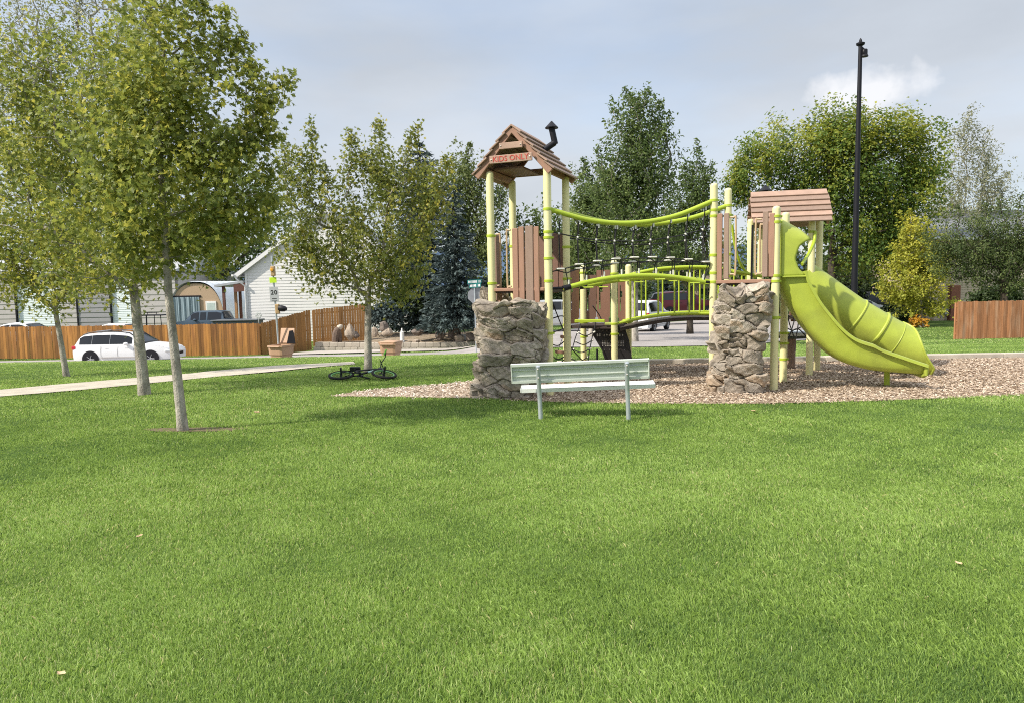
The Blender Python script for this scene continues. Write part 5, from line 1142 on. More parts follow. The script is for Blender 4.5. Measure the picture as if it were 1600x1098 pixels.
for s, e_ in ((-1, p), (1, q)):
    eav = e_ + UP * zev + Vector((s * .62, 0, -.62 * .70)); dr = (pk - eav).normalized(); up_ = Vector((-dr.z * 1, 0, dr.x)) if dr.x > 0 else Vector((dr.z, 0, -dr.x))
    if up_.z < 0: up_ = -up_
    mb.prism([eav + up_ * .12 - Vector((0, .26, 0)), pk + UP * .16 - Vector((0, .26, 0)), pk + UP * .30 - Vector((0, .26, 0)), eav + up_ * .24 - Vector((0, .26, 0))], Vector((0, 10.2, 0)))
    tb.prism([eav - up_ * .06 - Vector((0, .30, 0)), pk - UP * .02 - Vector((0, .30, 0)), pk + UP * .25 - Vector((0, .30, 0)), eav + up_ * .20 - Vector((0, .30, 0))], Vector((0, .035, 0)))
    tb.prism([eav - up_ * .05 - Vector((0, .26, 0)), pk - UP * .01 - Vector((0, .26, 0)), pk + UP * .03 - Vector((0, .26, 0)), eav - up_ * .01 - Vector((0, .26, 0))], Vector((0, .28, 0)))
ro = mb.build('roof', m_shin, HW); tb.build('eave_board', m_trim, ro)
mb = MB(); e0 = p + UP * (zev - .42) + Vector((-.62, -.3, 0)); mb.tube([e0 + Vector((0, 0, .1)), e0, e0 + Vector((.18, 0, -.22)), p + Vector((-.02, -.10, zev - 1.05)), p + Vector((-.02, -.10, zb_))], .06, 8); mb.bar(e0 + Vector((-.08, -.3, .12)), e0 + Vector((-.08, 8, .12)), .14, .13); mb.box(p + UP * ((zb_ + zev) / 2) + Vector((.05, -.04, 0)), (.14, .04, zev - zb_)); mb.build('downspout', m_trim, HW)
# porch roof on posts, at the left side of the white house
mb = MB(); zc_ = P(383, 441, 51).z; za_ = P(338, 449, 51).z; xa_ = P(338, 445, 51).x
mb.prism([Vector((xa_, 50.6, za_)), Vector((xl - .02, 50.6, zc_)), Vector((xl - .02, 50.6, zc_ + .16)), Vector((xa_, 50.6, za_ + .16))], Vector((0, 4, 0))); pr_ = mb.build('porch_roof', mat('porch_metal', (.36, .38, .40), rough=.5, var=.08), HW)
mb = MB()
mb.prism([Vector((lerp(xa_, xl, .55), 50.62, lerp(za_, zc_, .5) - .55)), Vector((xl - .03, 50.62, zc_ - .62)), Vector((xl - .03, 50.62, zc_ - .01)), Vector((lerp(xa_, xl, .55), 50.62, lerp(za_, zc_, .5) - .02))], Vector((0, .05, 0)))
mb.build('porch_gable', mat('red_brown_wood', (.12, .05, .035), rough=.7), pr_)
for px in (348, 361, 366): 
    mb = MB(); a = P(px, 445, 50.8); mb.box((a.x, 50.9 + (px - 348) * .05, (zb_ + za_) / 2), (.17, .17, za_ - zb_ + .1)); mb.build('porch_post', mat('red_brown_wood', (.12, .05, .035)) if px != 361 else mat('tan_wood', (.34, .19, .09)), HW)
# flower whirl ornament on the fence end
c = P(404, 493, 42); mb = MB(); mb.tube([c, Vector((c.x, c.y, Z(c.x, 42)))], .02, 6)
for a in range(6): mb.ico(c + Vector((math.cos(a * 1.047) * .13, 0, math.sin(a * 1.047) * .13)), .085, 1, flat=(1, .3, 1))
props(mb.build('garden_flower', mat('pale_tin', (.50, .52, .50), rough=.5, var=.2, scale=20), origin=(c.x, c.y, Z(c.x, 42))), 'pale flower shaped garden ornament on a stick before the white house', 'ornament')
# ---- warehouse
Yw = 62.0; WH = thing('warehouse', 'long grey metal warehouse with white roll up doors behind the fence at left', 'warehouse', (P(-60, 500, Yw).x, Yw, Z(-40, Yw)))
m_wg = mat('grey_metal_siding', (.40, .375, .36), rough=.6, var=.06, scale=2); m_wd = mat('dark_metal_siding', (.26, .255, .265), rough=.6, var=.06); m_wr = mat('white_roll_door', (.66, .72, .73), rough=.5, var=.04)
zt_ = P(120, 425, Yw).z; z0_ = Z(-30, Yw) - .4
def band(px0, px1, m, step, name, parent, zt=None, yo=0.0, amp=.035):
    mb = MB(); x0, x1 = P(px0, 480, Yw).x, P(px1, 480, Yw).x; z = z0_; zt = zt or zt_; rows = []
    while z < zt:
        rows += [[Vector((x0, Yw - yo - amp, z)), Vector((x1, Yw - yo - amp, z))], [Vector((x0, Yw - yo, z + step * .82)), Vector((x1, Yw - yo, z + step * .82))]]; z += step
    mb.grid(rows, smooth=False); return mb.build(name, m, parent, flip=False)
band(-90, 25, m_wg, .42, 'wall', WH); band(93, 121, m_wg, .42, 'wall', WH); band(121.5, 173, m_wd, .42, 'wall', WH); band(212, 276, m_wg, .5, 'wall', WH)
for a, b in ((26, 93), (174, 211)):
    band(a, b, m_wr, .16, 'roll_up_door', WH, zt=P(60, 444, Yw).z, yo=-.12, amp=.02); mb = MB(); x0, x1 = P(a, 480, Yw).x, P(b, 480, Yw).x; zd = P(60, 444, Yw).z
    mb.box(((x0 + x1) / 2, Yw + .02, (zd + zt_) / 2), (x1 - x0, .1, zt_ - zd)); mb.build('wall', m_wg, WH)
for px in (25.5, 121, 173.5):
    mb = MB(); mb.box((P(px, 480, Yw).x, Yw - .06, (z0_ + zt_) / 2), (.11, .08, zt_ - z0_)); mb.build('corner_trim', m_blk, WH)
mb = MB(); x0, x1 = P(-95, 480, Yw).x, P(278, 480, Yw).x; mb.prism([Vector((x0, Yw - .4, zt_)), Vector((x0, Yw + 8, zt_ + 1.6)), Vector((x0, Yw + 16, zt_)), Vector((x0, Yw + 16, zt_ - .1)), Vector((x0, Yw - .4, zt_ - .1))], Vector((x1 - x0, 0, 0))); mb.build('roof', mat('pale_metal_roof', (.45, .46, .47), rough=.5), WH)
mb = MB(); mb.box(((x0 + x1) / 2, Yw + 8, (z0_ + zt_) / 2 - .1), (x1 - x0 - .2, 15, zt_ - z0_ - .2)); mb.build('wall', m_wg, WH)
# ---- arched metal hut with tan front
Yq = 58.0; xq0, xq1 = P(262, 480, Yq).x, P(352, 480, Yq).x; cxq = (xq0 + xq1) / 2; rq = (xq1 - xq0) / 2; zq0 = Z(cxq, Yq) - .4; zq1 = P(300, 443.5, Yq).z; Hq = zq1 - zq0
QH = thing('arched_hut', 'arched corrugated metal hut with a tan front and dark curtain doorway', 'shed', (cxq, Yq, zq0)); 
def arc(t, s=1.0): return Vector((cxq - math.copysign(abs(math.cos(t)) ** .72, math.cos(t)) * rq * s, 0, zq0 + math.sin(t) ** .80 * Hq * s))
ts = np.linspace(0.001, math.pi - .001, 33)
mb = MB(); mb.prism([arc(t_) + Vector((0, Yq, 0)) for t_ in ts], Vector((0, .12, 0))); mb.build('front_wall', mat('tan_board', (.42, .30, .20), rough=.8, var=.06), QH)
rows = [[arc(t_, 1.03 + .012 * math.sin(i * math.pi)) + Vector((0, Yq - .15 + i * .3, 0)) + Vector((0, 0, 0)) for t_ in ts] for i in range(60)]
rows = [[arc(t_, 1.03 + (.012 if i % 2 else 0)) + Vector((i * .16 , Yq - .15 + i * .28, 0)) for t_ in ts] for i in range(50)]
mb = MB(); mb.grid(rows, smooth=False); mb.build('arched_roof', mat('bright_metal_roof', (.62, .66, .70), rough=.4, metal=.35, var=.06), QH, flip=True)
mb = MB(); d0, d1 = P(271, 480, Yq).x, P(313, 480, Yq).x; zd = P(300, 464.5, Yq).z; nn = 26
rows = [[Vector((lerp(d0, d1, i / nn), Yq - .10 - .07 * math.sin(i * 1.9) * math.sin(i * .7), z)) for i in range(nn + 1)] for z in (zq0, zd)]; mb.grid(rows); mb.build('curtain', mat('blue_grey_curtain', (.20, .26, .30), rough=.5, var=.35, scale=1.2, stretch=(5, 1, .5)), QH, flip=False)
mb = MB(); mb.box(((d0 + d1) / 2, Yq - .03, zd + .06), (d1 - d0 + .2, .06, .14)); mb.build('door_head', m_blk, QH)
mb = MB(); w0, w1 = P(322, 480, Yq).x, P(338.5, 480, Yq).x; za2, zb2 = P(330, 471, Yq).z, P(330, 486, Yq).z - .5; mb.box(((w0 + w1) / 2, Yq - .04, (za2 + zb2) / 2), (w1 - w0, .07, za2 - zb2), bev=.01); wf = mb.build('window', m_trim, QH); mb = MB(); mb.box(((w0 + w1) / 2, Yq - .08, (za2 + zb2) / 2 - .03), (w1 - w0 - .22, .02, za2 - zb2 - .2)); mb.build('pane', mat('pale_pane', (.45, .52, .50), rough=.3), wf)
# ---- right house
Yr = 58.0
m_tansid = mat('tan_siding', (.50, .41, .30), rough=.65, var=.05)
HR = thing('tan_house', 'tan clapboard house with a grey shingle roof behind the right fence', 'house', (P(1460, 480, Yr).x, Yr, Z(40, Yr))); p = Vector((P(1459, 480, Yr).x, Yr, 0)); q = Vector((P(1760, 480, Yr).x, Yr, 0)); zr0 = Z(38, Yr) - .3; zr1 = P(1500, 372, Yr).z
mb = MB(); siding(mb, p, q, zr0, lambda f: zr1, .2); mb.face([p + UP * zr0, p + Vector((0, 10, zr0)), p + Vector((0, 10, zr1)), p + UP * zr1]); mb.face([q + Vector((0, 10, zr0)), p + Vector((0, 10, zr0)), p + Vector((0, 10, zr1)), q + Vector((0, 10, zr1))]); mb.build('wall', m_tansid, HR, flip=False)
mb = MB(); rz = P(1500, 329, Yr + 4).z; pe = p + Vector((-.6, -.7, zr1)); mb.prism([pe, p + Vector((-.6, 4.5, rz)), p + Vector((-.6, 10.6, zr1)), p + Vector((-.6, 10.6, zr1 - .15)), pe - UP * .15], Vector(((q - p).length + 1.2, 0, 0))); ro = mb.build('roof', m_shin, HR)
mb = MB(); mb.box(((p.x + q.x) / 2, Yr - .74, zr1 - .09), ((q - p).length + 1.2, .06, .24)); mb.build('eave_board', m_trim, ro)
mb = MB(); c = P(1506, 466, Yr - 1.5); mb.box((c.x, Yr - .25, (zr0 + P(1506, 446, Yr).z) / 2), (.75, .5, P(1506, 446, Yr).z - zr0), bev=.02); mb.build('chimney', mat('brick_red', (.24, .10, .065), rough=.9, var=.2, scale=8), HR)
mb = MB(); c = P(1477, 487, Yr); mb.box((c.x, Yr - .12, c.z), (.32, .2, .5), bev=.02); mb.tube([c + Vector((-.35, -.1, -.5)), c + Vector((-.35, -.1, .2)), c + Vector((0, -.1, .2))], .04, 6); mb.build('meter_box', m_galv, HR)
# small far house behind the arched bridge
Yf = 78; HF = thing('far_house', 'distant tan building glimpsed behind the arched bridge', 'house', (P(1090, 480, Yf).x, Yf, Z(20, Yf))); mb = MB(); a, b = P(1062, 480, Yf), P(1150, 480, Yf); zf0 = Z(20, Yf); zf1 = P(1090, 440, Yf).z
mb.box(((a.x + b.x) / 2, Yf + 4, (zf0 + zf1) / 2), (b.x - a.x, 8, zf1 - zf0)); mb.build('wall', mat('far_tan_wall', (.36, .28, .21), rough=.8, var=.05), HF)
mb = MB(); mb.prism([Vector((a.x - .5, Yf - .5, zf1)), Vector((a.x - .5, Yf + 4, zf1 + 1.8)), Vector((a.x - .5, Yf + 8.5, zf1))], Vector((b.x - a.x + 1, 0, 0))); mb.build('roof', mat('brown_shingles', (.12, .09, .075), rough=.9, var=.2, scale=6), HF)
for px in (1076, 1098, 1112):
    c = P(px, 466, Yf - .1); mb = MB(); mb.box((c.x, Yf - .02, (zf0 + zf1) / 2 + .2), (.9, .06, 1.3)); mb.build('window', glass('window_glass'), HF)
# ---- shrubs, hedge, flowers
def shrub(label, px, Y, py, rx, rz, seed, m=None, group=None, name='shrub', n=130):
    m = m or LMg; rg = np.random.default_rng(seed); c = np.array(P(px, py, Y)); k = Y / FPX; bz = Z(c[0], Y); d = rg.normal(0, 1, (n, 3)); d /= np.linalg.norm(d, axis=1)[:, None]; d[:, 2] = np.abs(d[:, 2]) * 1.1 - .25
    p_ = c + d * np.array([rx * k, rx * k * .6, rz * k]) * (rg.uniform(.4, 1.05, n) ** .5)[:, None]; p_ = np.repeat(p_, 14, 0); p_ += rg.normal(0, .16, p_.shape); p_[:, 2] = np.maximum(p_[:, 2], bz); out = p_ - c; out /= np.linalg.norm(out, axis=1)[:, None] + 1e-6
    V, m_ = leaves(p_, .20, rg, 'clump', out); b0 = np.array([c[0], Y, bz]); tn = np.clip(.45 + rg.normal(0, .2, len(p_)), 0, 1)
    root = thing(name, label, 'shrub', tuple(b0), group=group); link('foliage', np_mesh('foliage', V - b0, np.arange(len(V)), m_, False, np.repeat(tn, m_)), m, root)
    mb = MB()
    for i in range(5):
        a = i * 1.3; mb.tube([Vector(b0), Vector(b0) + Vector((math.cos(a) * rx * k * .5, math.sin(a) * rx * k * .3, rz * k * .8))], [.03, .01], 5)
    mb.build('stem', m_dbark, root)
shrub('dark rounded shrub right of the parked black car', 1392, 54, 491, 16, 11, 1); shrub('low dark shrub left of the yellow maple trunk', 1412, 53, 494, 14, 9, 2); shrub('dark leafy shrub behind the yellow maple trunk', 1440, 56, 482, 22, 16, 3); shrub('clipped green hedge beyond the parked cars', 1098, 62, 474, 26, 9, 4)
shrub('dark shrub behind the lamp post', 1328, 58, 470, 26, 22, 5); shrub('dark shrub under the tall spruce', 600, 44, 497, 26, 24, 6, LMs); shrub('dark shrub between the two big spruces', 640, 46, 480, 36, 34, 7); shrub('dark bush behind the left tower posts', 770, 50, 470, 36, 40, 8); shrub('dark bush behind the climbing net', 850, 56, 462, 36, 34, 9); shrub('bushy growth behind the low deck panels', 935, 60, 460, 40, 30, 10); shrub('dark bush left of the far tan building', 1035, 70, 462, 36, 26, 11); shrub('dark bush behind the wide chute', 1240, 62, 470, 46, 26, 12); shrub('leafy shrub beside the tan house corner', 1372, 62, 462, 30, 30, 13); shrub('dark foliage beyond the right fence', 1556, 46, 466, 40, 14, 14)
LMf = leafmat('orange_flower', (.30, .14, .02), (.5, .26, .02), (.55, .42, .08), trans=.2)
shrub('bed of orange flowers at the foot of the yellow maple', 1434, 49.2, 502, 11, 1.6, 20, LMf, name='flower_bed', n=14)
# distant tree line closing the horizon (one mass)
rg = np.random.default_rng(77); n = 2600; az = rg.uniform(-.95, 1.0, n); d_ = rg.uniform(120, 170, n); x = az * d_; y = d_; hh = (4.2 + 2.2 * np.sin(az * 17) + 1.3 * np.sin(az * 41 + 1)) * rg.uniform(0, 1, n) ** .6; p_ = np.stack([x, y, zg(x, y) + hh], -1); p_ = np.repeat(p_, 10, 0) + rg.normal(0, .9, (n * 10, 3)) * np.array([1.3, 1, .7])
V, m_ = leaves(p_, 1.1, rg, 'clump', np.tile(np.array([0, -1.0, .3]), (len(p_), 1))); props(link('distant_trees', np_mesh('distant_trees', V, np.arange(len(V)), m_, False, np.repeat(np.clip(.4 + rg.normal(0, .2, len(p_)), 0, 1), m_)), LMg), 'far band of dark trees closing the view', 'trees', kind='stuff')
# hills, the blue of distant haze put into their base colour
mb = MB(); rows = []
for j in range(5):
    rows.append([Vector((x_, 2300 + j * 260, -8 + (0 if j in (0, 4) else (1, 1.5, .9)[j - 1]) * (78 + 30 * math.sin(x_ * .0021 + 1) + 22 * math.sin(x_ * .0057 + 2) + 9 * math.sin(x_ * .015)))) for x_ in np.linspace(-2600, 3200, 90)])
mb.grid(rows); props(mb.build('hills', mat('haze_blue_hills', (.075, .11, .17), rough=1.0, var=.15, scale=.01, spec=.0), origin=(0, 2300, -8), flip=False), kind='structure')

# ---- lamp post
Yl = 24.0; lb_ = P(1334, 480, Yl); lz = Z(lb_.x, Yl); top = P(1342, 72, Yl); LP = thing('lamp_post', 'tall slim black lamp post rising behind the slides', 'lamp post', (lb_.x, Yl, lz)); hL = top.z - lz
mb = MB(); mb.lathe(Vector((lb_.x, Yl, lz - .1)), [(.16, 0), (.16, .22), (.115, .26), (.105, 1.5), (.062, hL), (.062, hL + .1)], 16); mb.build('pole', m_blk, LP)
mb = MB(); t_ = Vector((lb_.x, Yl, lz + hL)); mb.lathe(t_ - UP * .02, [(.05, 0), (.13, .05), (.14, .10), (.05, .14), (.05, .17), (.035, .22), (.002, .27)], 12); mb.box(t_ + Vector((.12, -.02, -.22)), (.16, .2, .20), bev=.03); mb.bar(t_ + Vector((.02, 0, -.05)), t_ + Vector((.14, -.02, -.16)), .06, .06)
mb.lathe(t_ + Vector((.13, -.03, -.36)), [(.12, 0), (.10, .06), (.05, .1)], 10); mb.build('lamp_head', m_blk, LP)
# ---- school speed sign
Ys = 26.0; b = P(437, 556, Ys); bz = Z(b.x, Ys); SS = thing('speed_sign', 'school zone speed sign reading 20 with amber beacons on a steel pole', 'sign', (b.x, Ys, bz)); tp = P(424, 400, Ys)
def onp(py):
    return P(np.interp(py, [400, 556], [424.5, 436.5]), py, Ys)
mb = MB(); mb.tube([Vector((b.x + .02, Ys, bz - .1)), onp(556), onp(400)], .035, 10); mb.build('pole', m_galv, SS)
m_yb = mat('amber_housing', (.42, .28, .14), rough=.5); k = Ys / FPX; lean = (onp(400) - onp(556)).normalized(); rxs = Vector((lean.z, 0, -lean.x)); off = Vector((0, -.06, 0))
def plate(c, w, h, m, name, th=.012):
    mb = MB(); mb.box(c, (w, th, h), rot=Matrix((rxs, Vector((0, 1, 0)), lean)).transposed(), bev=.003); return mb.build(name, m, SS)
plate(onp(438) + off, .26, .20, mat('fluorescent_yellow_green', (.50, .72, .03), rough=.5), 'school_plate')
w_ = plate(onp(460) + off, .32, .52, mat('dull_sign_white', (.42, .43, .44), rough=.6, var=.04), 'speed_plate')
for tx_, dx_ in (('2', -.062), ('0', .062)): text_mesh('numeral', tx_, .23, mat('sign_black', (.02, .02, .02), rough=.6), onp(457.5) + off + Vector((0, -.009, 0)) + rxs * dx_, rxs, lean, w_, bold=.004)
mb = MB()
for r_, n_ in ((467, 5), (470.5, 6)):
    for j in range(n_): mb.box(onp(r_) + off + Vector(((j - n_ / 2 + .5) * .035, -.008, 0)), (.024, .004, .03))
mb.build('small_print', mat('sign_black', (.02, .02, .02)), w_)
for py, px in ((424, 427.5), (483, 434.5)):
    c = P(px, py, Ys) + off; mb = MB(); mb.box(c, (.15, .14, .36), rot=Matrix((rxs, Vector((0, 1, 0)), lean)).transposed(), bev=.02); o = mb.build('beacon', m_yb, SS)
    if py == 483: mb = MB(); mb.lathe(c + Vector((.06, -.0, .03)), [(.10, 0), (.12, .10), (.105, .22), (.06, .30)], 14, axis=Vector((1, -.25, -.12))); mb.build('visor', m_blk, o)
    else: mb = MB(); mb.lathe(c + Vector((-.02, -.07, .05)), [(.06, 0), (.06, .03), (.02, .04)], 12, axis=Vector((0, -1, 0))); mb.build('lens', mat('amber_lens', (.7, .35, .05), rough=.25), o)
# ---- street name sign with the back of a stop sign
Yn = 33.0; b = P(744, 540, Yn); bz = Z(b.x, Yn); SN = thing('street_sign', 'green street name blades above the grey back of a stop sign, beside the rock tower', 'sign', (b.x, Yn, bz)); k = Yn / FPX; mb = MB(); mb.tube([Vector((b.x, Yn, bz - .1)), Vector((b.x - .02, Yn, P(742, 440, Yn).z))], .03, 8); mb.build('pole', m_galv, SN)
m_gs = mat('street_green', (.01, .16, .15), rough=.5, var=.05); m_ws = mat('sign_white', (.70, .70, .70), rough=.5, var=.04)
for py, px, w, h, body, sz, rz_ in ((440.5, 741.3, 22, 6.0, '#' * 12, .145, .06), (446.5, 742.3, 19, 6.4, '#' * 9, .17, .25)):
    c = P(px, py, Yn) + Vector((0, -.05, 0)); mb = MB(); xd = Vector((math.cos(rz_), -math.sin(rz_), .03)).normalized(); mb.box(c, (w * k, .012, h * k), rot=Matrix((xd, Vector((0, 1, 0)), UP)).transposed()); o = mb.build('name_blade', m_gs, SN)
    mb = MB(); rj_ = random.Random(len(body)); n_ = len(body) - 1
    for j in range(n_):
        if j == n_ - 3:
            mb.build('lettering', m_ws, o); mb = MB(); continue
        mb.box(c + xd * ((j - n_ / 2 + .5) * w * k * .90 / n_) + Vector((0, -.009, 0)), (w * k * .9 / n_ * rj_.uniform(.55, .8), .004, h * k * rj_.uniform(.5, .68)), rot=Matrix((xd, Vector((0, 1, 0)), UP)).transposed())
    mb.build('lettering', m_ws, o)
mb = MB(); c = P(743.5, 462, Yn) + Vector((0, .05, 0)); r_ = .40; mb.prism([c + Vector((math.cos(a) * r_, 0, math.sin(a) * r_)) for a in [math.pi / 8 + i * math.pi / 4 for i in range(8)]], Vector((0, .012, 0))); mb.build('stop_plate_back', mat('aluminium_back', (.30, .31, .34), rough=.45, metal=.4), SN)
# ---- rubbish bins
m_bin = mat('tan_bin_plastic', (.43, .27, .17), rough=.55, var=.08, scale=2)
def bin_(label, px, Y, pytop, open_, rz_):
    t_ = P(px, pytop, Y); z1 = t_.z; H = 1.08; z0 = z1 - H; root = thing('rubbish_bin', label, 'bin', (t_.x, Y, z0), rz=0, group='tan bins by the kerb'); mb = MB(); Rz = Matrix.Rotation(rz_, 3, 'Z')
    def rect(w, d, z): return [Vector((t_.x, Y, z)) + Rz @ Vector((sx * w / 2, sy * d / 2, 0)) for sx, sy in ((-1, -1), (-.7, -1.08), (.7, -1.08), (1, -1), (1.04, 0), (1, 1), (-1, 1), (-1.04, 0))]
    rows = [rect(.42, .5, z0), rect(.48, .56, z0 + H * .62), rect(.50, .58, z0 + H * .64), rect(.56, .64, z0 + H * .66), rect(.59, .68, z1 - .10), rect(.64, .72, z1 - .09), rect(.64, .72, z1 - .03), rect(.56, .64, z1 - .03), rect(.50, .56, z1 - .5)]
    mb.grid(rows, smooth=False, closeu=True); mb.face(rows[0]); mb.face(rows[-1]); mb.build('body', m_bin, root, flip=False)
    mb = MB(); hinge = Vector((t_.x, Y, z1 - .02)) + Rz @ Vector((0, .40, 0))
    if open_:
        # lid folded back, standing up
        ru = Rz @ Vector((-.10, .30, .95)).normalized(); rx_ = Rz @ Vector((1, 0, 0)); 
        mb.box(hinge + ru * .30 - rx_ * .05, (.62, .05, .58), rot=Matrix((rx_, ru.cross(rx_) * -1, ru)).transposed(), bev=.02); mb.build('lid', m_bin, root)
        mb = MB(); mb.prism([hinge + rx_ * .05 - Vector((0, .28, -.02)), hinge + rx_ * .42 - Vector((0, .25, -.02)), hinge + rx_ * .24 + ru * .52 - Vector((0, .16, 0)), hinge + rx_ * .08 + ru * .50 - Vector((0, .16, 0))], Vector((0, .03, 0))); mb.build('lid_inside', mat('black_lid_inside', (.01, .01, .012), rough=.9, spec=.1), root)  # black sheet standing for the dark inside of the open lid
    else:
        cc = Vector((t_.x, Y, z1 + .0)); rows = [[cc + Rz @ Vector((lerp(-.34, .34, i / 6), lerp(-.38, .38, j / 6), .05 * (1 - (2 * i / 6 - 1) ** 2) * (1 - (2 * j / 6 - 1) ** 2) + .01)) for i in range(7)] for j in range(7)]; mb.grid(rows); lo = mb.build('lid', m_bin, root, flip=False); md = lo.modifiers.new('thickness', 'SOLIDIFY'); md.thickness = .04
    mb = MB(); h0 = Vector((t_.x, Y, z1 - .12)) + Rz @ Vector((-.36, -.2, 0)); mb.tube([Vector((t_.x, Y, z1 - .07)) + Rz @ Vector((-.25, -.43, 0)), Vector((t_.x, Y, z1 - .07)) + Rz @ Vector((.25, -.43, 0))], .025, 8); mb.build('handle', m_bin, root)
    mb = MB()
    for s in (-1, 1):
        c = Vector((t_.x, Y, z0 + .13)) + Rz @ Vector((s * .30, .26, 0)); mb.tube([c - Rz @ Vector((.03, 0, 0)), c + Rz @ Vector((.03, 0, 0))], .13, 14)
    mb.build('wheel', m_tyre, root)
bin_('tan rubbish bin with its lid thrown open, below the speed sign', 439, 25.6, 537.5, True, -.35)
bin_('closed tan rubbish bin right of the middle maple trunk', 610.5, 25.6, 534, False, -.2)

